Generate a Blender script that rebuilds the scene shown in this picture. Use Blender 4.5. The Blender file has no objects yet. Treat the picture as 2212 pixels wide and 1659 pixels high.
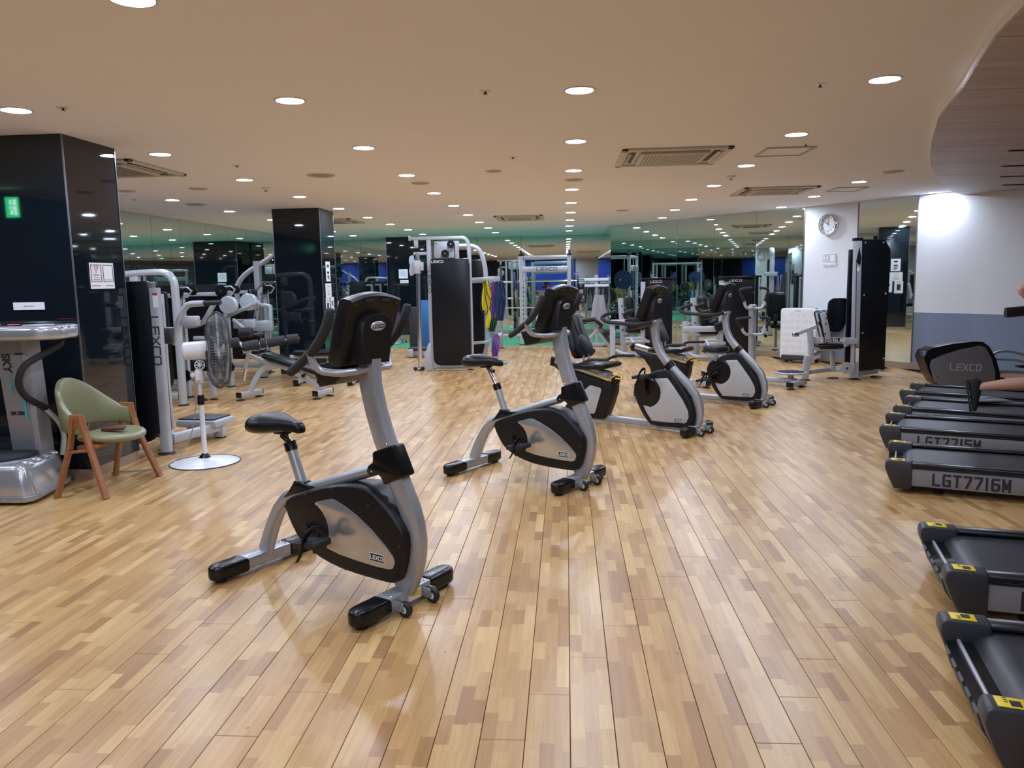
import bpy, bmesh, math, random
from mathutils import Vector, Matrix
import numpy as np
random.seed(7)
SC = bpy.context.scene
COL = SC.collection
R = math.radians
PI = math.pi
# ---------------------------------------------------------------- camera, world, exposure
cam_d = bpy.data.cameras.new('camera'); cam = bpy.data.objects.new('camera', cam_d); COL.objects.link(cam)
cam_d.sensor_fit = 'HORIZONTAL'; cam_d.sensor_width = 36.0
FPX = 1690.0
cam_d.lens = FPX / 2212.0 * 36.0
cam_d.clip_start = 0.05; cam_d.clip_end = 200
_Y = Vector((1222 - 1106, -(600 - 829.5), -FPX)).normalized()          # world Y seen in camera axes
_h = Vector((math.cos(.0189), math.sin(.0189), 0))
_X = (_h - _h.dot(_Y) * _Y).normalized()
_Z = _X.cross(_Y)
cam.matrix_world = Matrix.Translation((0, 0, 1.5)) @ Matrix((_X, _Y, _Z)).to_4x4()
SC.camera = cam
w = bpy.data.worlds.new('World'); SC.world = w; w.use_nodes = True
w.node_tree.nodes['Background'].inputs[0].default_value = (.5, .5, .55, 1)
w.node_tree.nodes['Background'].inputs[1].default_value = 0.02
LAMP_E = 131.0                  # radiance of every recessed downlight
SC.view_settings.view_transform = 'Standard'; SC.view_settings.look = 'None'
SC.view_settings.exposure = 1.0; SC.view_settings.gamma = 1.0
SC.view_settings.use_curve_mapping = False
SC.cycles.use_denoising = True
SC.cycles.max_bounces = 6; SC.cycles.diffuse_bounces = 3; SC.cycles.glossy_bounces = 5
SC.cycles.transmission_bounces = 4; SC.cycles.sample_clamp_indirect = 6.0
SC.cycles.caustics_reflective = True; SC.cycles.blur_glossy = 1.0; SC.cycles.caustics_refractive = False
SC.cycles.use_light_tree = True
CEIL = 2.63

# ---------------------------------------------------------------- materials
MATS = {}
def mat(name, col, rough=.5, metal=0.0, bump=0.0, scale=60.0, var=.08, coat=0.0, spec=.5, emit=None, es=0.0):
    if name in MATS: return MATS[name]
    m = bpy.data.materials.new(name); m.use_nodes = True
    nt = m.node_tree; b = nt.nodes['Principled BSDF']
    b.inputs['Roughness'].default_value = rough; b.inputs['Metallic'].default_value = metal
    b.inputs['Coat Weight'].default_value = coat; b.inputs['Specular IOR Level'].default_value = spec
    b.inputs['Coat Roughness'].default_value = .08
    tc = nt.nodes.new('ShaderNodeTexCoord'); nz = nt.nodes.new('ShaderNodeTexNoise')
    nz.inputs['Scale'].default_value = scale; nz.inputs['Detail'].default_value = 3
    nt.links.new(tc.outputs['Object'], nz.inputs['Vector'])
    mx = nt.nodes.new('ShaderNodeMix'); mx.data_type = 'RGBA'
    mx.inputs[6].default_value = (*[c * (1 - var) for c in col], 1); mx.inputs[7].default_value = (*[min(1, c * (1 + var)) for c in col], 1)
    nt.links.new(nz.outputs['Fac'], mx.inputs[0]); nt.links.new(mx.outputs[2], b.inputs['Base Color'])
    if bump:
        bp = nt.nodes.new('ShaderNodeBump'); bp.inputs['Strength'].default_value = bump; bp.inputs['Distance'].default_value = .002
        nt.links.new(nz.outputs['Fac'], bp.inputs['Height']); nt.links.new(bp.outputs[0], b.inputs['Normal'])
    if emit:
        b.inputs['Emission Color'].default_value = (*emit, 1); b.inputs['Emission Strength'].default_value = es
    MATS[name] = m
    return m
SIL = mat('silver_paint', (.42, .435, .46), .34, .55, .05, 220)
SIL2 = mat('light_grey_paint', (.46, .48, .51), .38, .25, .04, 180)
CHR = mat('chrome', (.78, .79, .81), .14, 1.0, 0, 40, .02)
BLK = mat('black_plastic', (.008, .0075, .009), .40, 0, .12, 500, spec=.32)
BLKG = mat('black_gloss_plastic', (.006, .006, .007), .24, 0, .03, 60, spec=.4)
VIN = mat('black_vinyl', (.006, .007, .010), .33, 0, .15, 350, spec=.32)
RUB = mat('black_rubber', (.012, .012, .012), .6, 0, .2, 300)
FOAM = mat('black_foam', (.018, .018, .02), .7, 0, .3, 400)
SHR = mat('shroud_black', (.006, .007, .010), .30, 0, .05, 90, spec=.28)
PAN = mat('silver_panel', (.56, .55, .55), .25, .75, 0, 8, .04)
PANG = mat('satin_grey_panel', (.52, .52, .53), .42, .35, 0, 12, .04)
WHP = mat('white_plastic', (.74, .74, .74), .28, 0, .02, 30, .02)
WHT = mat('white_paper', (.82, .82, .84), .6, 0, 0, 30, .03)
INK = mat('black_ink', (.02, .02, .022), .5)
INKG = mat('grey_ink', (.10, .10, .11), .5)
RED = mat('red_print', (.55, .04, .04), .5)
YEL = mat('yellow_sticker', (.85, .62, .03), .4)
YELP = mat('yellow_coated_wire', (.80, .50, .03), .35)
YELB = mat('yellow_band', (.80, .68, .01), .5, 0, .1, 80)
PURB = mat('purple_band', (.22, .10, .38), .5, 0, .1, 80)
BLUB = mat('navy_band', (.015, .035, .11), .5, 0, .1, 80)
GRNB = mat('green_band', (.02, .10, .06), .5, 0, .1, 80)
TEAL = mat('teal_mat', (.01, .38, .28), .55, 0, .1, 90)
BLUM = mat('blue_mat', (.03, .16, .42), .55, 0, .1, 90)
STEEL = mat('dark_steel', (.09, .095, .10), .4, .6, .05, 120)
GRYD = mat('dark_grey_plastic', (.032, .033, .038), .42, 0, .08, 300)
TMG = mat('treadmill_grey', (.25, .25, .27), .42, .3, .03, 200)
GRY = mat('grey_plastic', (.30, .30, .32), .4, .2, .03, 200)
OLV = mat('olive_vinyl', (.235, .235, .125), .34, 0, .12, 200)
WOOD = mat('teak_wood', (.30, .115, .04), .42, 0, .1, 35, .25)
VIB = mat('silver_lacquer', (.52, .54, .58), .2, .6, 0, 20, .03, coat=.6)
SKIN = mat('skin', (.50, .27, .19), .5, 0, .05, 60)
CLOTH = mat('black_cloth', (.012, .013, .016), .85, 0, .3, 200)
HAIR = mat('black_hair', (.008, .007, .007), .5, 0, .5, 200)
TOWEL = mat('grey_towel', (.36, .33, .36), .9, 0, .6, 60)
LTH = mat('brown_leather', (.11, .03, .018), .4, 0, .1, 100)
REDP = mat('red_plastic', (.65, .05, .03), .35)
BLUP = mat('blue_plastic', (.03, .05, .35), .35)
CHAR = mat('speckled_rubber', (.02, .024, .03), .55, 0, .2, 200)

# ---------------------------------------------------------------- mesh kit
def chaikin(P, n=1):
    for _ in range(n):
        Q = []
        for i in range(len(P)):
            a, b_ = P[i], P[(i + 1) % len(P)]; Q += [(a[0] * .75 + b_[0] * .25, a[1] * .75 + b_[1] * .25), (a[0] * .25 + b_[0] * .75, a[1] * .25 + b_[1] * .75)]
        P = Q
    return P
class M:
    def __init__(s): s.v = []; s.f = []; s.X = None
    def add(s, vs, fs):
        n = len(s.v)
        if s.X is not None: vs = [s.X @ Vector(p) for p in vs]
        s.v += [tuple(p) for p in vs]; s.f += [tuple(n + i for i in f) for f in fs]
        return s
    def bmadd(s, bm, mtx=None):
        if mtx is not None: bm.transform(mtx)
        bm.verts.index_update()
        s.add([v.co.copy() for v in bm.verts], [[v.index for v in f.verts] for f in bm.faces]); bm.free()
        return s
    def box(s, c, d, bev=0.0, rot=(0, 0, 0), seg=2, taper=None):
        bm = bmesh.new(); bmesh.ops.create_cube(bm, size=1)
        for v in bm.verts:
            v.co = Vector((v.co.x * d[0], v.co.y * d[1], v.co.z * d[2]))
            if taper and v.co.z > 0: v.co.x *= taper[0]; v.co.y *= taper[1]
        if bev: bmesh.ops.bevel(bm, geom=list(bm.edges), offset=min(bev, min(d) * .49), segments=seg, profile=.5, affect='EDGES')
        e = Matrix.Rotation(rot[2], 4, 'Z') @ Matrix.Rotation(rot[1], 4, 'Y') @ Matrix.Rotation(rot[0], 4, 'X')
        return s.bmadd(bm, Matrix.Translation(c) @ e)
    def beam(s, p, q, w, h, bev=.006, up=(0, 0, 1)):
        return s.tube([p, q], (w, h), up=up, bev=bev)
    def cyl(s, p, q, r, r2=None, n=16, cap=True):
        r2 = r if r2 is None else r2
        p = Vector(p); q = Vector(q); a = (q - p).normalized()
        u = a.cross(Vector((0, 0, 1)))
        if u.length < 1e-3: u = Vector((1, 0, 0))
        u.normalize(); w_ = a.cross(u)
        vs = []
        for (c, rr) in ((p, r), (q, r2)):
            for i in range(n):
                t = 2 * PI * i / n; vs.append(c + u * (rr * math.cos(t)) + w_ * (rr * math.sin(t)))
        fs = [(i, (i + 1) % n, n + (i + 1) % n, n + i) for i in range(n)]
        if cap: fs += [tuple(range(n))[::-1], tuple(range(n, 2 * n))]
        return s.add(vs, fs)
    def loft(s, rings, closed_u=True, cap=True):
        n = len(rings[0]); vs = [p for r in rings for p in r]; fs = []
        for k in range(len(rings) - 1):
            for i in range(n if closed_u else n - 1):
                j = (i + 1) % n
                fs.append((k * n + i, k * n + j, (k + 1) * n + j, (k + 1) * n + i))
        if cap: fs += [tuple(range(n))[::-1], tuple(range((len(rings) - 1) * n, len(rings) * n))]
        return s.add(vs, fs)
    def tube(s, pts, r, n=10, fil=0.0, up=None, bev=None, closed=False, fseg=5):
        pts = [Vector(p) for p in pts]
        if fil:
            out = [pts[0]] if not closed else []
            rng = range(1, len(pts) - 1) if not closed else range(len(pts))
            for i in rng:
                a, b, c = pts[i - 1], pts[i], pts[(i + 1) % len(pts)]
                la = (a - b).length; lc = (c - b).length
                f = min(fil, la * .48, lc * .48)
                p0 = b + (a - b).normalized() * f; p1 = b + (c - b).normalized() * f
                for k in range(fseg + 1):
                    t = k / fseg; out.append((1 - t) ** 2 * p0 + 2 * t * (1 - t) * b + t * t * p1)
            if not closed: out.append(pts[-1])
            pts = out
        N = len(pts)
        if isinstance(r, tuple):
            w_, h_ = r[0] / 2, r[1] / 2; b = bev if bev is not None else min(w_, h_) * .5
            b = min(b, w_ * .98, h_ * .98); k = .3
            prof = [(w_ - b, -h_), (w_ - b * k, -h_ + b * k), (w_, -h_ + b), (w_, h_ - b), (w_ - b * k, h_ - b * k), (w_ - b, h_), (-w_ + b, h_), (-w_ + b * k, h_ - b * k), (-w_, h_ - b), (-w_, -h_ + b), (-w_ + b * k, -h_ + b * k), (-w_ + b, -h_)]
        else:
            prof = [(math.cos(2 * PI * i / n), math.sin(2 * PI * i / n)) for i in range(n)]
        rings = []; ref = Vector(up) if up else None; last = None
        for i, p in enumerate(pts):
            if closed: t = (pts[(i + 1) % N] - pts[i - 1]).normalized()
            else: t = (pts[min(i + 1, N - 1)] - pts[max(i - 1, 0)]).normalized()
            if ref is not None: u = t.cross(ref)
            elif last is None:
                u = t.cross(Vector((0, 0, 1)))
                if u.length < .05: u = t.cross(Vector((0, 1, 0)))
            else: u = last - last.dot(t) * t
            if u.length < 1e-5: u = t.cross(Vector((1, 0, 0)))
            u.normalize(); last = u; w2 = u.cross(t)
            rr = r[i] if isinstance(r, list) else (1 if isinstance(r, tuple) else r)
            rings.append([p + u * (a * rr) + w2 * (b_ * rr) for a, b_ in prof])
        if closed: rings.append(rings[0]); return s.loft(rings, cap=False)
        return s.loft(rings)
    def lathe(s, prof, c=(0, 0, 0), n=24, axis='z', cap=False):
        vs = []; 
        for (rr, z) in prof:
            for i in range(n):
                t = 2 * PI * i / n; a, b = rr * math.cos(t), rr * math.sin(t)
                vs.append({'z': (a, b, z), 'y': (a, z, b), 'x': (z, a, b)}[axis])
        vs = [Vector(v) + Vector(c) for v in vs]; fs = []
        for k in range(len(prof) - 1):
            for i in range(n): fs.append((k * n + i, k * n + (i + 1) % n, (k + 1) * n + (i + 1) % n, (k + 1) * n + i))
        if cap: fs += [tuple(range(n))[::-1], tuple(range((len(prof) - 1) * n, len(prof) * n))]
        return s.add(vs, fs)
    def prism(s, poly, a, b, plane='xz', bev=0.0, rnd=0.0, seg=2, rseg=4, mtx=None):
        """polygon in a plane extruded from a to b along the third axis; rnd rounds its corners"""
        if rnd:
            P = [Vector((x, y, 0)) for x, y in poly]; out = []
            for i in range(len(P)):
                p0, p1, p2 = P[i - 1], P[i], P[(i + 1) % len(P)]
                rr = rnd[i] if isinstance(rnd, (list, tuple)) else rnd
                f = min(rr, (p0 - p1).length * .45, (p2 - p1).length * .45)
                if f < 1e-5: out.append((p1.x, p1.y)); continue
                q0 = p1 + (p0 - p1).normalized() * f; q1 = p1 + (p2 - p1).normalized() * f
                for k in range(rseg + 1):
                    t = k / rseg; q = (1 - t) ** 2 * q0 + 2 * t * (1 - t) * p1 + t * t * q1; out.append((q.x, q.y))
            poly = out
        bm = bmesh.new()
        def pt(x, y, h): return {'xz': (x, h, y), 'xy': (x, y, h), 'yz': (h, x, y)}[plane]
        vs = [bm.verts.new(pt(x, y, a)) for x, y in poly]; f = bm.faces.new(vs)
        g = bmesh.ops.extrude_face_region(bm, geom=[f]); d = Vector(pt(0, 0, b)) - Vector(pt(0, 0, a))
        nv = [e for e in g['geom'] if isinstance(e, bmesh.types.BMVert)]
        for v in nv: v.co += d
        if bev:
            bm.normal_update(); bm.edges.ensure_lookup_table()
            es = [e for e in bm.edges if len(e.link_faces) == 2 and (len(e.link_faces[0].verts) > 4) != (len(e.link_faces[1].verts) > 4)]
            if not es: es = list(bm.edges)
            bmesh.ops.bevel(bm, geom=es, offset=bev, segments=seg, profile=.5, affect='EDGES', clamp_overlap=True)
        return s.bmadd(bm, mtx)
    def ball(s, c, r, n=16, m=10):
        r = (r, r, r) if not isinstance(r, (tuple, list)) else r; rings = []
        for k in range(1, m):
            ph = PI * k / m; rings.append([Vector((c[0] + r[0] * math.sin(ph) * math.cos(2 * PI * i / n), c[1] + r[1] * math.sin(ph) * math.sin(2 * PI * i / n), c[2] + r[2] * math.cos(ph))) for i in range(n)])
        return s.loft(rings)
    def pad(s, c, d, rot=(0, 0, 0)): return s.box(c, d, min(d) * .42, rot, 3)
    def mesh(s, name, m, ang=38):
        me = bpy.data.meshes.new(name); me.from_pydata(s.v, [], s.f); me.materials.append(m)
        bm = bmesh.new(); bm.from_mesh(me); bmesh.ops.recalc_face_normals(bm, faces=bm.faces)
        for f in bm.faces: f.smooth = True
        bm.to_mesh(me); bm.free()
        me.set_sharp_from_angle(angle=R(ang)); return me

def link(name, data, parent=None, loc=None, rotz=None):
    o = bpy.data.objects.new(name, data); COL.objects.link(o)
    if parent: o.parent = parent
    if loc is not None: o.location = loc
    if rotz is not None: o.rotation_euler = (0, 0, rotz)
    return o
def part(parent, name, m_, material, label=None, world=False, ang=38):
    """one part mesh; world=True when its points were given in room coordinates"""
    if world:
        r = parent
        while r.parent: r = r.parent
        inv = (Matrix.Translation(r.location) @ Matrix.Rotation(r.rotation_euler.z, 4, 'Z')).inverted()
        m_.v = [tuple(inv @ Vector(p)) for p in m_.v]
    o = link(name, m_.mesh(name, material, ang), parent)
    if label: o['label'] = label
    return o
def thing(name, label, cat, loc=(0, 0, 0), rotz=0.0, group=None):
    o = link(name, None, None, loc, rotz); o.empty_display_size = .1
    o['label'] = label; o['category'] = cat
    if group: o['group'] = group
    return o
def solo(name, m_, material, label, cat, group=None, ang=38):
    """a thing that is one mesh; its origin goes to the base centre"""
    c = Vector((sum(p[0] for p in m_.v) / len(m_.v), sum(p[1] for p in m_.v) / len(m_.v), min(p[2] for p in m_.v)))
    m_.v = [tuple(Vector(p) - c) for p in m_.v]
    o = link(name, m_.mesh(name, material, ang), None, c); o['label'] = label; o['category'] = cat
    if group: o['group'] = group
    return o
def struct(name, m_, material, parent=None, ang=30):
    o = link(name, m_.mesh(name, material, ang), parent)
    if not parent: o['kind'] = 'structure'
    return o
def dup(o, parent=None, label=None, loc=None, rotz=None):
    c = o.copy(); COL.objects.link(c); c.parent = parent
    for ch in list(o.children): dup(ch, c)
    if label: c['label'] = label
    if loc is not None: c.location = loc
    if rotz is not None: c.rotation_euler = (0, 0, rotz)
    return c
CJK = None
INTER = None
GL = {'L': [[(0, 1), (0, 0), (1, 0)]], 'E': [[(1, 1), (0, 1), (0, 0), (1, 0)], [(0, .5), (.9, .5)]], 'X': [[(0, 1), (1, 0)], [(0, 0), (1, 1)]], 'C': [[(1, 1), (.12, 1), (0, .85), (0, .15), (.12, 0), (1, 0)]],
      'O': [[(.12, 1), (.88, 1), (1, .85), (1, .15), (.88, 0), (.12, 0), (0, .15), (0, .85), (.12, 1)]], 'G': [[(1, 1), (.12, 1), (0, .85), (0, .15), (.12, 0), (1, 0), (1, .5), (.55, .5)]], 'T': [[(0, 1), (1, 1)], [(.5, 1), (.5, 0)]],
      '7': [[(0, 1), (1, 1), (.95, .75), (.35, 0)]], '1': [[(.5, 1), (.5, 0)]], '6': [[(.95, 1), (.12, 1), (0, .85), (0, .15), (.12, 0), (.88, 0), (1, .15), (1, .4), (.88, .55), (0, .55)]], '5': [[(1, 1), (0, 1), (0, .55), (.88, .55), (1, .4), (1, .15), (.88, 0), (0, 0)]],
      'M': [[(0, 0), (0, 1)], [(0, 1), (.5, .25)], [(.5, .25), (1, 1)], [(1, 1), (1, 0)]], 'K': [[(0, 1), (0, 0)], [(1, 1), (.1, .5)], [(.1, .5), (1, 0)]], 'A': [[(0, 0), (0, .85), (.15, 1), (.85, 1), (1, .85), (1, 0)], [(0, .42), (1, .42)]],
      'S': [[(1, 1), (.12, 1), (0, .88), (0, .62), (.12, .5), (.88, .5), (1, .38), (1, .12), (.88, 0), (0, 0)]], 'U': [[(0, 1), (0, .12), (.12, 0), (.88, 0), (1, .12), (1, 1)]], 'N': [[(0, 0), (0, 1)], [(0, 1), (1, 0)], [(1, 0), (1, 1)]]}
def stroke_text(parent, body, mtx, size, material, name='lettering', wr=.95, sw=.17, t=.001):
    """squared block lettering drawn with flat ribbons"""
    q = M(); h = size * .72; w_ = h * wr; gap = h * .34; adv = [(w_ if c not in '1' else w_ * .35) for c in body]; tot = sum(adv) + gap * (len(body) - 1); x = -tot / 2
    for c, a in zip(body, adv):
        for k, st in enumerate(GL[c]):
            px_ = [((x + (p[0] * w_ if c != '1' else a / 2)), -h / 2 + p[1] * h) for p in st]
            for i in range(len(px_) - 1):
                p, r = Vector((*px_[i], 0)), Vector((*px_[i + 1], 0)); d = (r - p).normalized(); e = h * sw / 2; n = Vector((-d.y, d.x, 0)) * e; p = p - d * e; r = r + d * e; z = Vector((0, 0, t + .00002 * (i + 3 * k)))
                q.add([p - n, r - n, r + n, p + n, p - n + z, r - n + z, r + n + z, p + n + z], [(4, 5, 6, 7), (0, 1, 5, 4), (1, 2, 6, 5), (2, 3, 7, 6), (3, 0, 4, 7)])
        x += a + gap
    o = link(name, q.mesh(name, material), parent); o.matrix_local = mtx; return o
def text(parent, body, mtx, size, material, name='lettering', xs=1.0, ext=.0008, cjk=False, bold=0.0, align='CENTER'):
    if len(body) > 4 and all(c in GL for c in body): return stroke_text(parent, body, mtx, size, material, name, .8 * xs ** .7, .19, max(ext, .0008))
    cu = bpy.data.curves.new(name, 'FONT'); cu.body = body; cu.size = size; cu.extrude = ext; cu.align_x = align; cu.align_y = 'CENTER'
    cu.offset = bold; cu.resolution_u = 3
    if cjk and CJK: cu.font = CJK
    elif INTER: cu.font = INTER
    key = (body, size, material.name, ext, bold, align, cjk)
    if key not in TXT:
        tmp = bpy.data.objects.new('tmp', cu); COL.objects.link(tmp); bpy.context.view_layer.update()
        me = bpy.data.meshes.new_from_object(tmp.evaluated_get(bpy.context.evaluated_depsgraph_get())); me.name = name
        bpy.data.objects.remove(tmp); me.materials.clear(); me.materials.append(material); TXT[key] = me
    o = bpy.data.objects.new(name, TXT[key]); COL.objects.link(o); o.parent = parent
    o.matrix_local = mtx @ Matrix.Diagonal((xs, 1, 1, 1)); o['kind'] = 'stuff' if False else 'thing'; del o['kind']; return o
TXT = {}
def frame(o, xa, ya):
    """text frame: origin o, reading direction xa, letter-up ya"""
    x = Vector(xa).normalized(); y = Vector(ya).normalized(); z = x.cross(y)
    m = Matrix((x, y, z)).transposed().to_4x4(); m.translation = Vector(o); return m
try:
    import os
    for base in (bpy.utils.system_resource('DATAFILES'),):
        fp = os.path.join(base, 'fonts', 'Noto Sans CJK Regular.woff2')
        if os.path.exists(fp): CJK = bpy.data.fonts.load(fp)
        fp = os.path.join(base, 'fonts', 'Inter.woff2')
        if os.path.exists(fp): INTER = bpy.data.fonts.load(fp)
except Exception: CJK = None
INTER = None
def disc(m_, x, y, r=.05, h=.02, z=0.0): m_.lathe([(0, z), (r, z), (r, z + h * .5), (r * .7, z + h), (0, z + h)], (x, y, 0), 16)
# ================================================================ THE SETTING
def node_mat(name):
    m = bpy.data.materials.new(name); m.use_nodes = True
    return m, m.node_tree, m.node_tree.nodes['Principled BSDF']
def mnode(nt, op, a, b=None, c=None):
    n = nt.nodes.new('ShaderNodeMath'); n.operation = op
    for i, v in enumerate((a, b, c)):
        if v is None: continue
        if isinstance(v, (int, float)): n.inputs[i].default_value = v
        else: nt.links.new(v, n.inputs[i])
    return n.outputs[0]
PW, PL, PX0, PY0, STAG = .1488, 1.706, .001, 2.956, .2865
# parquet: every plank is glued up from three rows of short staves of differing tone
FLOOR, nt, b = node_mat('parquet')
geo = nt.nodes.new('ShaderNodeNewGeometry'); sx = nt.nodes.new('ShaderNodeSeparateXYZ'); nt.links.new(geo.outputs['Position'], sx.inputs[0])
fx = mnode(nt, 'FLOOR', mnode(nt, 'DIVIDE', mnode(nt, 'SUBTRACT', sx.outputs[0], PX0), PW / 3))
wn = nt.nodes.new('ShaderNodeTexWhiteNoise'); wn.noise_dimensions = '1D'; nt.links.new(fx, wn.inputs['W'])
yy = mnode(nt, 'ADD', sx.outputs[1], mnode(nt, 'MULTIPLY', wn.outputs['Value'], 7.3))
# uneven stave lengths: warp y with a slow sine
wy = mnode(nt, 'ADD', yy, mnode(nt, 'MULTIPLY', mnode(nt, 'SINE', mnode(nt, 'MULTIPLY', yy, 7.7)), .085))
fy = mnode(nt, 'FLOOR', mnode(nt, 'DIVIDE', wy, .24))
cb = nt.nodes.new('ShaderNodeCombineXYZ'); nt.links.new(fx, cb.inputs[0]); nt.links.new(fy, cb.inputs[1])
w2 = nt.nodes.new('ShaderNodeTexWhiteNoise'); w2.noise_dimensions = '2D'; nt.links.new(cb.outputs[0], w2.inputs['Vector'])
rp = nt.nodes.new('ShaderNodeValToRGB'); nt.links.new(w2.outputs['Value'], rp.inputs[0])
cr = rp.color_ramp; cr.elements[0].position = 0; cr.elements[0].color = (.33, .155, .047, 1); cr.elements[1].position = 1; cr.elements[1].color = (.69, .45, .185, 1)
for p, c in ((.12, (.41, .21, .067)), (.4, (.50, .278, .096)), (.7, (.55, .322, .116)), (.88, (.61, .382, .148))):
    e = cr.elements.new(p); e.color = (*c, 1)
mp = nt.nodes.new('ShaderNodeMapping'); mp.inputs['Scale'].default_value = (55, 2.6, 1); nt.links.new(geo.outputs['Position'], mp.inputs[0])
off = nt.nodes.new('ShaderNodeVectorMath'); off.operation = 'ADD'; nt.links.new(mp.outputs[0], off.inputs[0]); nt.links.new(w2.outputs['Color'], off.inputs[1])
of2 = nt.nodes.new('ShaderNodeVectorMath'); of2.operation = 'MULTIPLY_ADD'; nt.links.new(w2.outputs['Color'], of2.inputs[0]); of2.inputs[1].default_value = (40, 40, 40); nt.links.new(mp.outputs[0], of2.inputs[2])
gn = nt.nodes.new('ShaderNodeTexNoise'); gn.inputs['Scale'].default_value = 1.0; gn.inputs['Detail'].default_value = 5; gn.inputs['Distortion'].default_value = .6; nt.links.new(of2.outputs[0], gn.inputs['Vector'])
gr = nt.nodes.new('ShaderNodeValToRGB'); nt.links.new(gn.outputs['Fac'], gr.inputs[0])
gr.color_ramp.elements[0].position = .25; gr.color_ramp.elements[0].color = (.74, .68, .62, 1); gr.color_ramp.elements[1].position = .62; gr.color_ramp.elements[1].color = (1.04, 1.03, 1.02, 1)
m1 = nt.nodes.new('ShaderNodeMix'); m1.data_type = 'RGBA'; m1.blend_type = 'MULTIPLY'; m1.inputs[0].default_value = .75
nt.links.new(rp.outputs[0], m1.inputs[6]); nt.links.new(gr.outputs[0], m1.inputs[7])
# broad worn, slightly greyer stretches along the walkway and small dark knots
wr = nt.nodes.new('ShaderNodeTexNoise'); wr.inputs['Scale'].default_value = .7; wr.inputs['Detail'].default_value = 3; nt.links.new(geo.outputs['Position'], wr.inputs['Vector'])
m2 = nt.nodes.new('ShaderNodeMix'); m2.data_type = 'RGBA'; m2.inputs[7].default_value = (.46, .315, .17, 1)
nt.links.new(mnode(nt, 'MULTIPLY', wr.outputs['Fac'], .38), m2.inputs[0]); nt.links.new(m1.outputs[2], m2.inputs[6])
kn = nt.nodes.new('ShaderNodeTexVoronoi'); kn.inputs['Scale'].default_value = 3.1; kn.inputs['Randomness'].default_value = 1; nt.links.new(geo.outputs['Position'], kn.inputs['Vector'])
kd = mnode(nt, 'MULTIPLY', mnode(nt, 'LESS_THAN', kn.outputs['Distance'], .022), .6)
m3 = nt.nodes.new('ShaderNodeMix'); m3.data_type = 'RGBA'; m3.inputs[7].default_value = (.12, .05, .02, 1); nt.links.new(kd, m3.inputs[0]); nt.links.new(m2.outputs[2], m3.inputs[6])
nt.links.new(m3.outputs[2], b.inputs['Base Color'])
rn = nt.nodes.new('ShaderNodeMapRange'); rn.inputs[3].default_value = .25; rn.inputs[4].default_value = .37; nt.links.new(wr.outputs['Fac'], rn.inputs[0]); nt.links.new(rn.outputs[0], b.inputs['Roughness'])
b.inputs['Specular IOR Level'].default_value = .62
SUB = mat('floor_joint', (.07, .035, .018), .8)

WL = -6.68; WF = 21.4; WB = -5.0
RW = [(1.02, 18.0), (1.64, 17.2), (2.27, 16.4), (2.87, 15.6), (3.48, 14.82), (4.12, 14.05), (4.72, 13.22), (5.30, 12.40), (6.55, 10.75), (8.3, 8.4)]
def right_limit(y):
    if y > 18.0: return 1.02
    if y < 8.4: return 8.3
    for (x0, y0), (x1, y1) in zip(RW, RW[1:]):
        if y1 <= y <= y0: return x1 + (x0 - x1) * (y - y1) / (y0 - y1)
    return 8.3
fl = link('floor', M().box(((WL + 8.6) / 2, (WF + WB) / 2, -.045), (8.6 - WL + .4, WF - WB + .4, .05)).mesh('floor', SUB)); fl['kind'] = 'structure'
# planks: the 300 nearest the camera that the frame shows are parts, the rest one joined part
spots = []
k0 = int((WL - PX0) / PW) - 1
for k in range(k0, int(8.4 / PW) + 1):
    x = PX0 + (k + .5) * PW
    if x - PW / 2 < WL - .02: continue
    y = PY0 + STAG * k; y -= math.ceil((y - WB) / PL) * PL
    while y < 17.5:
        a, c = max(y, WB), min(y + PL, 17.52)
        if c - a > .05 and x + PW / 2 < right_limit((a + c) / 2 + .4) + .12: spots.append((x, a, c))
        y += PL
PT = Matrix(((1, 0, 0), (0, 1, 0), (0, 0, 1)))
def plank_geo(m_, x, a, c, full=True):
    g = .0012; ch = .0013; w_ = PW / 2 - g; l = (c - a) / 2 - g; cy = (a + c) / 2
    if not full: x0, y0 = x, cy
    else: x0, y0 = x, cy
    bt = [(x0 - w_, y0 - l, -.02), (x0 + w_, y0 - l, -.02), (x0 + w_, y0 + l, -.02), (x0 - w_, y0 + l, -.02)]
    md = [(p[0], p[1], -ch) for p in bt]
    tp = [(x0 - w_ + ch, y0 - l + ch, 0), (x0 + w_ - ch, y0 - l + ch, 0), (x0 + w_ - ch, y0 + l - ch, 0), (x0 - w_ + ch, y0 + l - ch, 0)]
    m_.add(bt + md + tp, [(8, 9, 10, 11)] + [(i, (i + 1) % 4, 4 + (i + 1) % 4, 4 + i) for i in range(4)] + [(4 + i, 4 + (i + 1) % 4, 8 + (i + 1) % 4, 8 + i) for i in range(4)])
camR = cam.matrix_world.inverted()
def in_view(x, y, z=0, mg=60):
    p = camR @ Vector((x, y, z))
    if p.z > -.2: return False
    px = 1106 + FPX * p.x / -p.z; py = 829.5 - FPX * p.y / -p.z
    return -mg < px < 2212 + mg and -mg < py < 1659 + mg
vis = [s_ for s_ in spots if any(in_view(s_[0], yv) for yv in (s_[1], (s_[1] + s_[2]) / 2, s_[2]))]
vis.sort(key=lambda s_: math.hypot(s_[0], max(.5, s_[1])))
near = vis[:300]; nearset = set(near)
pm = {}
for (x, a, c) in near:
    key = round(c - a, 3)
    if key not in pm:
        q = M(); plank_geo(q, 0, -(c - a) / 2, (c - a) / 2); pm[key] = q.mesh('plank', FLOOR)
    o = link('plank', pm[key], fl, (x, (a + c) / 2, 0))
q = M()
for s_ in spots:
    if s_ not in nearset: plank_geo(q, *s_)
o = struct('far_planks', q, FLOOR, fl); o['kind'] = 'stuff'
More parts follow.
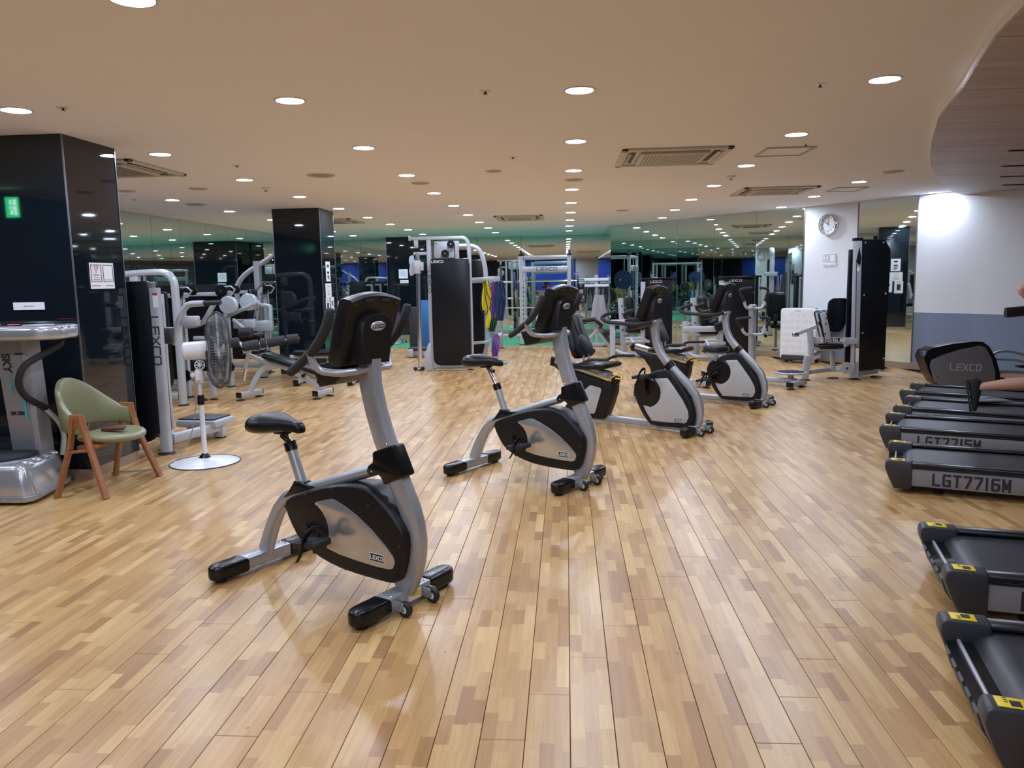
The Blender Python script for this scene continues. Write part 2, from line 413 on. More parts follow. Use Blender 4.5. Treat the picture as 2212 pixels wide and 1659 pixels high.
TURF = mat('green_turf', (.05, .33, .15), .6, 0, .5, 300, .2)
struct('floor_turf_mat', M().box(((WL + .95) / 2, (17.525 + WF) / 2, -.006), (.95 - WL, WF - 17.525, .02)), TURF)

# ---- ceiling (white paint), with a slightly lower curved timber soffit over the treadmills
CEILM = mat('ceiling_paint', (.87, .86, .92), .85, 0, .05, 3, .012)
ce = struct('ceiling', M().box(((WL + 8.6) / 2, (WF + WB) / 2, CEIL + .05), (8.6 - WL + .4, WF - WB + .4, .1)), CEILM)
SOF, nt, b = node_mat('limed_oak')
geo = nt.nodes.new('ShaderNodeNewGeometry'); mp = nt.nodes.new('ShaderNodeMapping'); mp.inputs['Scale'].default_value = (.5, 7, 1); mp.inputs['Rotation'].default_value = (0, 0, R(6)); nt.links.new(geo.outputs['Position'], mp.inputs[0])
nz = nt.nodes.new('ShaderNodeTexNoise'); nz.inputs['Scale'].default_value = 1.6; nz.inputs['Detail'].default_value = 6; nz.inputs['Distortion'].default_value = .4; nt.links.new(mp.outputs[0], nz.inputs['Vector'])
rp = nt.nodes.new('ShaderNodeValToRGB'); nt.links.new(nz.outputs['Fac'], rp.inputs[0])
rp.color_ramp.elements[0].position = .3; rp.color_ramp.elements[0].color = (.36, .285, .26, 1); rp.color_ramp.elements[1].position = .75; rp.color_ramp.elements[1].color = (.54, .44, .41, 1)
nt.links.new(rp.outputs[0], b.inputs['Base Color']); b.inputs['Roughness'].default_value = .5
edge = [(1.80, -5.0), (1.66, -2.0), (1.62, 0.0), (1.66, 1.5), (1.76, 2.8), (1.9, 3.55), (2.0, 3.96), (2.11, 4.3), (2.36, 5.01), (2.5, 5.48), (2.66, 5.98), (3.08, 7.02), (3.44, 7.86), (3.75, 8.54), (4.14, 9.31), (4.74, 10.42), (5.33, 11.43), (5.78, 12.0)]
def edge_x(y):
    for (x0, y0), (x1, y1) in zip(edge, edge[1:]):
        if y0 <= y <= y1: return x0 + (x1 - x0) * (y - y0) / (y1 - y0)
    return edge[-1][0]
sf = struct('ceiling_soffit', M().prism(edge + [(8.5, 12.0), (8.5, -5.0)], 2.585, 2.63, 'xy'), CEILM)
y = -4.9; SEAM = 1.06
ys = [3.96 - SEAM * i for i in range(9, 0, -1)] + [3.96, 5.06, 6.18, 7.25, 8.36, 9.40, 10.43, 11.3, 11.98]
for y0, y1 in zip(ys, ys[1:]):
    g = .004; n = 6; L = [(edge_x(y0 + g + (y1 - y0 - 2 * g) * i / n) + .004, y0 + g + (y1 - y0 - 2 * g) * i / n) for i in range(n + 1)]
    struct('soffit_board', M().prism(L + [(8.45, y1 - g), (8.45, y0 + g)], 2.570, 2.588, 'xy'), SOF, sf)
q = M()
for x, y, l in ((4.03, 7.62, 1.3), (4.55, 8.72, 1.3), (5.05, 9.68, 1.2), (5.57, 10.63, .9)): q.box((x + l / 2, y, 2.567), (l, .045, .012))
struct('linear_slot', q, INK, sf)

# ---- walls
WHW = mat('white_wall_paint', (.72, .73, .745), .6, 0, .05, 6, .015)
BGW = mat('blue_grey_paint', (.20, .245, .34), .55, 0, .05, 6, .03)
BLW = mat('blue_wall_paint', (.012, .06, .46), .5, 0, .05, 6, .05)
SKT = mat('skirting_laminate', (.36, .26, .17), .4, 0, .05, 30, .12)
MIR = mat('mirror_glass', (.62, .71, .685), .015, 1.0, 0, 5, .015)
BGL = mat('black_back_painted_glass', (.006, .010, .015), .03, 0, 0, 5, .01, spec=.6)
ALU = mat('dark_aluminium_trim', (.20, .21, .23), .3, .8)
DRK = mat('dark_partition', (.02, .025, .03), .3)
def vslab(m_, p, q, z0, z1, t=.02, off=0.0, gap=0.0):
    """upright slab along p>q, its face offset toward the room (left of p>q) by off"""
    p = Vector((*p, 0)); q = Vector((*q, 0)); d = (q - p); L = d.length; d.normalize(); n = Vector((-d.y, d.x, 0))
    a = p + d * gap; b_ = q - d * gap
    c = [a + n * off, b_ + n * off, b_ + n * (off - t), a + n * (off - t)]
    m_.add([(v.x, v.y, z0) for v in c] + [(v.x, v.y, z1) for v in c], [(3, 2, 1, 0), (4, 5, 6, 7)] + [(i, (i + 1) % 4, 4 + (i + 1) % 4, 4 + i) for i in range(4)])
    return m_
# left wall and its mirrors
wl = struct('wall_left', M().box((WL - .06, (WF + WB) / 2, CEIL / 2), (.1, WF - WB + .2, CEIL)), DRK)
seams = [7.0, 7.9, 8.8, 9.7, 10.6, 11.5, 12.45, 13.4, 14.4, 15.3, 16.25, 17.15, 18.1, 19.0, 20.0, 20.9, WF]
for y0, y1 in zip(seams, seams[1:]):
    struct('mirror_panel', M().box((WL - .005, (y0 + y1) / 2, (CEIL + .1) / 2), (.01, y1 - y0 - .006, CEIL - .1)), MIR, wl)
struct('baseboard_left', M().box((WL + .01, 14.2, .05), (.03, 14.4, .1)), SKT)
# far wall
wf = struct('wall_far', M().box(((WL + 1.1) / 2, WF + .06, CEIL / 2), (1.1 - WL + .3, .1, CEIL)), DRK)
xs = [WL, -5.6, -4.70, None, -3.48, -2.40, -1.19, 0.0, 1.02]
for x0, x1 in zip(xs, xs[1:]):
    if x0 is None or x1 is None: continue
    struct('mirror_panel', M().box(((x0 + x1) / 2, WF + .005, (CEIL + .1) / 2), (x1 - x0 - .006, .01, CEIL - .1)), MIR, wf)
struct('baseboard_far', M().box(((WL + 1.02) / 2, WF - .01, .05), (1.02 - WL, .03, .1)), SKT)
# return wall between the far wall and the slanting right wall, mirrored too
wr = struct('wall_return', M().box((1.08, (18.0 + WF) / 2, CEIL / 2), (.1, WF - 18.0, CEIL)), DRK)
for y0, y1 in ((18.0, 19.1), (19.1, 20.25), (20.25, WF)):
    struct('mirror_panel', M().box((1.022, (y0 + y1) / 2, (CEIL + .1) / 2), (.01, y1 - y0 - .006, CEIL - .1)), MIR, wr)
# slanting right wall: five mirrors, a white pier, a mirror, then plain painted wall
q = M()
for p, r_ in zip(RW, RW[1:]): vslab(q, r_, p, 0, CEIL, .1, -.012)
wr = struct('wall_right', q, WHW)
for i, (p, r_) in enumerate(zip(RW, RW[1:])):
    if i in (0, 1, 2, 3, 4, 6): vslab_m = vslab(M(), r_, p, .1, CEIL, .01, 0, .003); struct('mirror_panel', vslab_m, MIR, wr)
    else:
        struct('white_wall_face', vslab(M(), r_, p, .88, CEIL, .012, 0), WHW, wr); struct('blue_grey_dado', vslab(M(), r_, p, .1, .88, .012, 0), BGW, wr)
        struct('dado_line', vslab(M(), r_, p, .876, .886, .012, .002), WHP, wr)
q = M()
for p, r_ in zip(RW, RW[1:]): vslab(q, r_, p, 0, .1, .03, .014)
struct('baseboard_right', q, SKT)
q = M()
for p in (RW[5], RW[6], RW[7]): q.box((p[0] - .003, p[1] - .003, 1.36), (.012, .012, 2.5), rot=(0, 0, R(-52)))
struct('trim_1', q, ALU)
# side wall beyond the treadmills and the wall behind the camera (seen only in the mirrors)
ws = struct('wall_side', M().box((8.36, 1.7, CEIL / 2), (.1, 13.6, CEIL)), WHW)
struct('blue_grey_dado', M().box((8.30, 1.7, .49), (.02, 13.4, .78)), BGW, ws)
wb = struct('wall_back', M().box((.9, WB - .06, CEIL / 2), (15.4, .1, CEIL)), WHW)
struct('blue_wall_face', M().box((-1.2, WB, 1.70), (3.6, .02, 1.86)), BLW, wb); struct('blue_wall_face', M().box((3.2, WB, 1.70), (1.6, .02, 1.86)), BLW, wb)
struct('timber_dado', M().box((-1.2, WB, .40), (3.6, .03, .74)), SKT, wb)
struct('dark_curtain', M().box((-5.0, WB + .01, 1.3), (3.3, .03, 2.58)), DRK, wb)

# ---- the black glass columns
def column(name, x0, x1, y0, y1):
    q = M().box(((x0 + x1) / 2, (y0 + y1) / 2, CEIL / 2), (x1 - x0 - .03, y1 - y0 - .03, CEIL)); c = struct(name, q, DRK)
    for (a, b_) in (((x1, y0), (x0, y0)), ((x0, y0), (x0, y1)), ((x0, y1), (x1, y1)), ((x1, y1), (x1, y0))):
        struct('black_glass_panel', vslab(M(), b_, a, .085, CEIL - .002, .012, .012, .004), BGL, c)
        struct('plinth', vslab(M(), b_, a, 0, .08, .02, .026, 0), SKT, c)
    q = M()
    for x in (x0, x1):
        for y in (y0, y1): q.box((x, y, 1.35), (.01, .01, 2.55))
    struct('corner_trim', q, ALU, c)
    return c
column('column', -4.49, -3.722, 5.755, 6.44)
column('column', -4.49, -3.752, 11.98, 12.70)
column('column', -4.67, -3.50, 20.45, 21.38)
# ================================================================ CEILING FITTINGS
LENS, nt, b = node_mat('lamp_lens'); b.inputs['Base Color'].default_value = (.8, .8, .8, 1)
nz = nt.nodes.new('ShaderNodeTexNoise'); nz.inputs['Scale'].default_value = 5
b.inputs['Emission Color'].default_value = (.79, .915, 1.16, 1); b.inputs['Emission Strength'].default_value = LAMP_E
nt.links.new(mnode(nt, 'ADD', mnode(nt, 'MULTIPLY', nz.outputs['Fac'], .02), .4), b.inputs['Roughness'])
dl = thing('downlight', '', 'light', (0, 0, CEIL))
r_ = part(dl, 'trim_ring', M().lathe([(.082, .0), (.086, -.006), (.097, -.005), (.100, 0), (.100, .0005), (.082, .0005)], n=20), WHP)
part(dl, 'lens', M().lathe([(.0001, -.003), (.045, -.0045), (.082, -.001)], n=20), LENS)
NTH = ['first', 'second', 'third', 'fourth', 'fifth', 'sixth', 'seventh', 'eighth', 'ninth', 'tenth', 'eleventh', 'twelfth']
RN = {-3: 'third row left of centre', -2: 'second row left of centre', -1: 'first row left of centre', 0: 'centre row', 1: 'first row right of centre', 2: 'second row right of centre', 3: 'third row right of centre'}
first = True
for i in range(-3, 4):
    for j in range(-4, 10):
        x = .095 + 1.8 * i; y = 4.97 + 1.8 * (j - 1) + (0 if abs(i) != 3 or i > 0 else -.0)
        if i == -3: x = -5.24
        if i == -2: x = -3.5
        if i == 3:
            if j != 5: continue
            x, y = 5.36, 12.03
        if y > 20.9 or y < -4.4: continue
        if i < 3 and x > 2 and y > 4 and x > right_limit(y) - .25: continue
        if i < 3 and x > edge_x(min(y, 11.99)) - .2 and y < 11.9: continue
        if -4.6 < x < -3.6 and (5.5 < y < 6.6 or 11.8 < y < 12.9): continue
        if i < -1 and y < 3: continue
        lab = 'lit round downlight, %s, %s %s' % (RN[i], NTH[j] if j >= 0 else NTH[-j - 1], 'ahead of the camera' if j >= 0 else 'behind the camera')
        if first: dl.location = (x, y, CEIL); dl['label'] = lab; dl['group'] = 'recessed downlights'; first = False
        else: dup(dl, None, lab, (x, y, CEIL))

def cassette(x0, x1, y0, y1, label):
    cx_, cy_ = (x0 + x1) / 2, (y0 + y1) / 2; w_, d_ = x1 - x0, y1 - y0
    t = thing('air_conditioner', label, 'air conditioner', (cx_, cy_, CEIL), 0, 'ceiling cassette air conditioners')
    CW = mat('cassette_white', (.62, .58, .55), .5)
    q = M(); b_ = .1
    for (cx2, cy2, dx, dy) in ((0, -(d_ / 2 - b_ * .3), w_, b_ * .6), (0, d_ / 2 - b_ * .3, w_, b_ * .6), (-(w_ / 2 - b_ * .3), 0, b_ * .6, d_), (w_ / 2 - b_ * .3, 0, b_ * .6, d_)): q.box((cx2, cy2, -.012), (dx, dy, .024), .006)
    q.box((0, 0, -.004), (w_ - .02, d_ - .02, .006)); part(t, 'frame', q, CW)
    q = M()
    for (cx2, cy2, dx, dy) in ((0, -(d_ / 2 - .115), w_ * .62, .05), (0, d_ / 2 - .115, w_ * .62, .05), (-(w_ / 2 - .115), 0, .05, d_ * .62), (w_ / 2 - .115, 0, .05, d_ * .62)): q.box((cx2, cy2, -.010), (dx, dy, .006))
    part(t, 'air_slot', q, INK)
    g = part(t, 'grille', M().box((0, 0, -.02), (w_ - .36, d_ - .36, .03), .01), CW)
    q = M(); n = 18
    for k in range(n): q.box((-(w_ - .46) / 2 + (w_ - .46) * k / (n - 1), 0, -.036), (.012, d_ - .46, .004))
    part(g, 'louvre', q, mat('louvre_grey', (.25, .235, .225), .6))
    for sx_ in (-1, 1): part(t, 'flap', M().box((sx_ * (w_ / 2 - .09), 0, -.022), (.03, d_ * .6, .004), rot=(0, sx_ * .5, 0)), CW)
cassette(.515, 1.50, 7.24, 8.28, 'square white ceiling air conditioner nearest the camera, above the recumbent bikes')
cassette(2.355, 3.33, 10.69, 11.63, 'square white ceiling air conditioner in front of the clock pier')
cassette(-1.29, -.40, 14.3, 15.4, 'square white ceiling air conditioner farthest back, near the middle')
cassette(-4.68, -3.88, 6.95, 8.02, 'square white ceiling air conditioner half hidden by the near black column')
cassette(-4.6, -3.85, 14.05, 15.1, 'square white ceiling air conditioner behind the second black column')
for (x0, x1, y0, y1, lab) in ((1.83, 2.255, 7.42, 7.90, 'nearer square ceiling access hatch beside the air conditioner'), (3.645, 4.045, 11.0, 11.48, 'farther square ceiling access hatch near the right wall')):
    t = thing('access_hatch', lab, 'hatch', ((x0 + x1) / 2, (y0 + y1) / 2, CEIL)); w_ = x1 - x0; d_ = y1 - y0
    q = M()
    for (a, b_, c, d2) in ((0, -d_ / 2, w_, .02), (0, d_ / 2, w_, .02), (-w_ / 2, 0, .02, d_), (w_ / 2, 0, .02, d_)): q.box((a, b_, -.006), (c, d2, .012))
    part(t, 'frame', q, mat('hatch_frame', (.5, .46, .43), .5)); part(t, 'door', M().box((0, 0, -.003), (w_ - .04, d_ - .04, .006)), CEILM)
def sprinkler(x, y, lab):
    t = thing('sprinkler', lab, 'sprinkler', (x, y, CEIL), 0, 'ceiling sprinklers')
    part(t, 'plate', M().lathe([(0, -.004), (.036, -.004), (.040, 0)], n=16), WHP)
    part(t, 'head', M().cyl((0, 0, -.004), (0, 0, -.016), .006).lathe([(0, -.018), (.014, -.018), (.014, -.016), (0, -.016)], n=10), BLK)
sprinkler(-.476, 4.917, 'small sprinkler head on the ceiling left of the centre light row, nearest'); sprinkler(1.546, 5.044, 'small sprinkler head on the ceiling before the curved timber soffit')
sprinkler(-3.169, 4.946, 'small dark sprinkler head on the ceiling in front of the near black column'); sprinkler(-3.14, 7.533, 'small sprinkler head on the ceiling beyond the near column')
sprinkler(-.482, 7.526, 'small sprinkler head in the middle of the ceiling, second from the camera'); sprinkler(-5.64, 10.145, 'small sprinkler head on the ceiling near the left mirrors')
sprinkler(2.13, 7.3, 'small sprinkler head beside the ceiling access hatch')
for i, (x, y, rr, lab) in enumerate(((-2.583, 8.373, .15, 'round ceiling air diffuser, the large ringed one left of centre'), (-5.211, 10.982, .15, 'round ceiling air diffuser, ringed, close to the left mirrors'), (-1.683, 9.275, .11, 'flat round ceiling speaker left of the centre lights'), (-4.332, 9.218, .11, 'flat round ceiling speaker near the second light row from the left'), (-5.232, 9.249, .11, 'flat round ceiling speaker beside the near black column'), (-.748, 8.432, .09, 'small flat round ceiling speaker in the middle'), (.108, 9.37, .11, 'flat round ceiling speaker in line with the centre lights'), (3.729, 9.415, .12, 'flat round ceiling speaker nearest the timber soffit'), (.985, 13.79, .12, 'flat round ceiling speaker farthest back right'))):
    ring = rr > .13
    t = thing('air_diffuser' if ring else 'ceiling_speaker', lab, 'vent' if ring else 'speaker', (x, y, CEIL))
    part(t, 'rim', M().lathe([(rr - .03, -.004), (rr - .01, -.012), (rr, 0)], n=28), mat('diffuser_white', (.55, .51, .47), .5))
    part(t, 'cone' if ring else 'mesh_cover', M().lathe([(0, -.014), (rr * .45, -.012), (rr * .5, -.004), (rr * .65, -.012), (rr - .03, -.004)] if ring else [(0, -.006), (rr - .03, -.004)], n=28), mat('diffuser_grey', (.36, .33, .31), .6))
for x, y, lab in ((-3.547, 9.308, 'small white smoke detector left on the ceiling'), (1.915, 9.429, 'small white smoke detector right on the ceiling')):
    t = thing('smoke_detector', lab, 'detector', (x, y, CEIL)); part(t, 'body', M().lathe([(0, -.035), (.025, -.035), (.05, -.018), (.055, 0)], n=18), WHP); part(t, 'sensor', M().lathe([(0, -.05), (.018, -.048), (.02, -.034)], n=12), GRY)
# exit sign hung behind the camera on the left, seen reflected in the near column
EXG = mat('exit_green', (.01, .30, .10), .5, emit=(.02, .62, .22), es=7.0); EXW = mat('exit_white', (.7, .9, .8), .5, emit=(.65, .95, .85), es=7.0)
t = thing('exit_sign', 'green lit running-figure exit sign, seen mirrored in the near black column', 'sign', (-6.40, 2.65, 2.32))
K5 = .57
part(t, 'housing', M().box((0, -.02, .11), (.17, .03, .24), .004), GRY); part(t, 'rod', M().cyl((0, -.02, .22), (0, -.02, .31), .006), CHR)
part(t, 'green_face', M().box((0, .0, .11), (.16, .008, .23)), EXG); part(t, 'white_doorway', M().prism([(-.03, .03), (.055, .02), (.055, .20), (-.03, .19)], .004, .006, 'xz'), EXW)
rm = M(); rm.lathe([(0, .006), (.014, .006), (.014, .010), (0, .010)], (0.012, 0, .172), 12, 'y')
for a, b_ in (((.01, .27), (-.01, .16)), ((.0, .26), (.06, .21)), ((.06, .21), (.09, .24)), ((.005, .26), (-.05, .22)), ((-.05, .22), (-.07, .17)), ((-.01, .17), (.05, .11)), ((.05, .11), (.03, .04)), ((-.01, .17), (-.05, .09)), ((-.05, .09), (-.11, .08))):
    rm.cyl((a[0] * K5, .008, a[1] * K5), (b_[0] * K5, .008, b_[1] * K5), .0065, n=6)
part(t, 'running_figure', rm, EXG)
# ================================================================ EXERCISE BIKES
def foot_bar(t, x, half=.30, w_=.095, wheels=0, z0=.018):
    """cross foot: silver sleeve, black rounded end caps, rubber pads and, in front, two transport wheels"""
    f = part(t, 'cross_foot', M().box((x, 0, z0 + .038), (w_, half * .90, .066), .012), SIL)
    for s in (-1, 1):
        c = M(); y0 = s * half * .44; y1 = s * half * 1.08; r = w_ / 2 + .004
        poly = [(x - r, y0)] + [(x - r * math.cos(a), y1 - s * r * 1.25 + s * r * 1.25 * math.sin(a)) for a in [PI * k / 10 for k in range(11)]] + [(x + r, y0)]
        c.prism(poly, z0 - .004, z0 + .074, 'xy', .022, seg=4); part(f, 'end_cap', c, BLKG)
        part(f, 'rubber_pad', M().cyl((x, s * half * .88, 0), (x, s * half * .88, z0), .028), RUB)
        q = M()
        for dx in (-.026, .026): q.ball((x + dx, s * half * .37, z0 + .071), (.008, .008, .005), 8, 5)
        part(f, 'screw', q, CHR)
        if wheels:
            wx = x + w_ / 2 + .045; wy = s * .095
            part(f, 'wheel_bracket', M().box((x + w_ / 2 + .02, wy - .018, .048), (.06, .004, .045), .002).box((x + w_ / 2 + .02, wy + .018, .048), (.06, .004, .045), .002).cyl((wx, wy - .02, .036), (wx, wy + .02, .036), .007, n=8), SIL)
            part(f, 'wheel', M().lathe([(.018, -.014), (.031, -.014), (.036, -.008), (.036, .008), (.031, .014), (.018, .014)], (wx, wy, .036), 20, 'y'), RUB)
            part(f, 'hub', M().lathe([(0, -.012), (.018, -.012), (.018, .012), (0, .012)], (wx, wy, .036), 14, 'y'), WHP)
    if wheels:
        q = M().box((x + w_ / 2 + .001, .02, .055), (.002, .085, .045)); part(f, 'warning_sticker', q, WHT)
        q = M().box((x + w_ / 2 + .002, .035, .060), (.002, .045, .026)); part(f, 'yellow_sticker', q, YEL)
    return f
def console(t, ox, oz, hw=.163):
    """housing seen from behind: deep tapering box with an arched top, a rounded boss and an oval badge"""
    P = []   # rings from the rider side (x low) to the back, each a rounded trapezium in y,z
    def ring(x0, x1, top, bot, wt, wb_, arch):
        pts = []; n = 9
        for k in range(n):                                       # top, arched
            u = -1 + 2 * k / (n - 1); pts.append((x1, wt * u, top + arch * (1 - u * u)))
        for (x, y, z) in ((x0 + (x1 - x0) * .5, wt * 1.0, (top + bot) / 2), (x0, wb_, bot + .02), (x0, wb_ * .92, bot)): pts.append((x, y, z))
        for (x, y, z) in ((x0, -wb_ * .92, bot), (x0, -wb_, bot + .02), (x0 + (x1 - x0) * .5, -wt * 1.0, (top + bot) / 2)): pts.append((x, y, z))
        return [Vector((ox + p[0], p[1], oz + p[2])) for p in pts]
    q = M(); q.loft([ring(-.143, -.034, .286, .004, hw * .94, hw * .84, .022), ring(-.140, -.028, .293, 0, hw, hw * .89, .026), ring(-.105, .0, .297, -.008, hw, hw * .90, .028), ring(-.072, .034, .290, -.006, hw * .98, hw * .86, .028), ring(-.066, .042, .280, .002, hw * .94, hw * .80, .026)])
    h = part(t, 'console', q, BLK, ang=28)
    b_ = [(-.088, .0), (-.092, .17), (-.075, .195), (-.03, .212), (.03, .212), (.075, .195), (.092, .17), (.088, 0)]
    b_ = [(y * 1.06, z * 1.07) for y, z in b_]
    q = M(); bm_ = [[Vector((ox + x0 + k_ * z, y * s_, oz + z * s2)) for (y, z) in b_] for (x0, k_, s_, s2) in ((-.09, .38, 1, 1), (.005, .13, 1, 1), (.018, .12, .93, .975))]
    q.loft(bm_); part(h, 'rear_boss', q, BLK, ang=50)
    sl = Vector((.12, 0, 1)).normalized()
    e = M(); e.lathe([(0, .0035), (.88, .0035), (1, .0)], n=28); mt = frame((ox + .0395, 0, oz + .170), (0, 1, 0), sl)
    e.v = [tuple(mt @ Vector((v[0] * .047, v[1] * .022, v[2]))) for v in e.v]; part(h, 'oval_badge', e, PANG)
    e = M(); e.lathe([(0, .004), (.86, .004), (.86, .0042)], n=28); e.v = [tuple(mt @ Vector((v[0] * .043, v[1] * .0185, v[2]))) for v in e.v]
    text(h, 'LEXCO', mt @ Matrix.Translation((0, 0, .0042)), .0205, INK, xs=.82, bold=.0011)
    q = M()
    for y in (-.13, .13): q.lathe([(0, .0375), (.007, .0375), (.009, .030)], (ox, y, oz + .268), 10, 'x')
    for y in (-.05, .05): q.box((ox + .0425, y, oz + .288), (.006, .05, .012))
    part(h, 'vent', q, INK)
    q = M().prism([(-.30, .235), (-.05, .235), (-.05, .0), (-.30, .0)], 0, .004, 'xy')
    q.v = [(ox - .147 + (.105) * ((v[0] + .3) / .25), (v[1] - .1175) * 1.15, oz + .03 + .245 * ((v[0] + .3) / .25) + v[2]) for v in q.v]; part(h, 'display_screen', q, BLKG)
    # bottle tray below, towards the rider
    part(h, 'tray', M().prism([(-.30, .0), (-.255, -.10), (-.15, -.078), (-.095, -.03), (-.10, .015), (-.14, .03)], -.105, .105, 'xz', .008, mtx=Matrix.Translation((ox, 0, oz - .015))), BLK)
    return h
def crank(t, ax, az, ang, yo, L=.165):
    """crank arms, pedals and straps on both sides; ang = direction of the near (-y) arm"""
    for s, a in ((-1, ang), (1, ang + PI)):
        px, pz = ax + L * math.cos(a), az + L * math.sin(a); y0 = s * (yo + .012); y1 = s * (yo + .035)
        c = part(t, 'crank_arm', M().tube([(ax, y0, az), (ax + (px - ax) * .3, (y0 + y1) / 2, az + (pz - az) * .3), (px, y1, pz)], (.016, .034), up=(0, 1, 0)).cyl((ax, s * (yo - .005), az), (ax, s * (yo + .03), az), .024), BLKG)
        yc = s * (yo + .095)
        P = [(-.082, -.052), (-.04, -.060), (.070, -.060), (.086, -.035), (.086, .035), (.070, .060), (-.04, .060), (-.082, .052)]
        p = part(t, 'pedal', M().prism(P, -.016, .014, 'xy', .006, .01, mtx=Matrix.Translation((px, yc, pz)) @ Matrix.Rotation(R(-9), 4, 'Y')).cyl((px, y1, pz), (px, yc, pz), .009), RUB)
        q = M()
        for k in range(5): q.box((px - .04 + .02 * k, yc, pz + .016 + (.04 - .02 * k) * -.14), (.010, .075, .004))
        part(p, 'tread', q, GRYD)
        st = M().tube([(px + .0, yc + s * .052, pz - .03), (px + .005, yc + s * .056, pz + .02), (px + .02, yc + s * .035, pz + .065), (px + .03, yc, pz + .078), (px + .02, yc - s * .038, pz + .062), (px + .005, yc - s * .052, pz + .02), (px, yc - s * .052, pz - .01)], (.028, .004), up=(1, 0, 0), fil=.03)
        st.tube([(px, yc + s * .055, pz - .005), (px - .015, yc + s * .062, pz - .05), (px - .04, yc + s * .060, pz - .085)], (.022, .004), up=(1, 0, 0))
        part(p, 'strap', st, BLKG); part(p, 'buckle', M().box((px - .002, yc + s * .058, pz + .002), (.03, .012, .026), .004), BLKG)
def plate_label(h, x, z, y, s=1.0):
    part(h, 'badge_plate', M().box((x, y, z), (.086 * s, .0016, .036 * s), .0005), INK)
    f = part(h, 'badge_border', M().box((x, y * .9988, z), (.090 * s, .0012, .040 * s), .0005), WHT)
    text(h, 'LEXCO', frame((x, y - .0012 if y < 0 else y + .0012, z), (1 if y < 0 else -1, 0, 0), (0, 0, 1)), .0235 * s, WHT, xs=.72, bold=.0005)
SAD = [(a, b, c * 1.4, d) for a, b, c, d in [(-.160, .050, .020, .000), (-.150, .090, .036, .004), (-.12, .118, .046, .006), (-.07, .126, .046, .010), (-.02, .108, .040, .010), (.03, .078, .034, .012), (.08, .052, .030, .012), (.13, .038, .027, .010), (.165, .030, .024, .004), (.182, .018, .014, -.002)]]
def saddle(t, x, z, mt_=None):
    rings = []
    for (sx_, wy, hz, dz) in SAD:
        r = []
        for k in range(18):
            a = 2 * PI * k / 18; c, s = math.cos(a), math.sin(a)
            yy_ = wy * (abs(c) ** .75) * (1 if c > 0 else -1); top = hz * (.8 + .2 * abs(c)) if s > 0 else hz * .75
            r.append(Vector((x + sx_, yy_, z + dz + top * s)))
        rings.append(r)
    return part(t, 'saddle', M().loft(rings), VIN, ang=60)
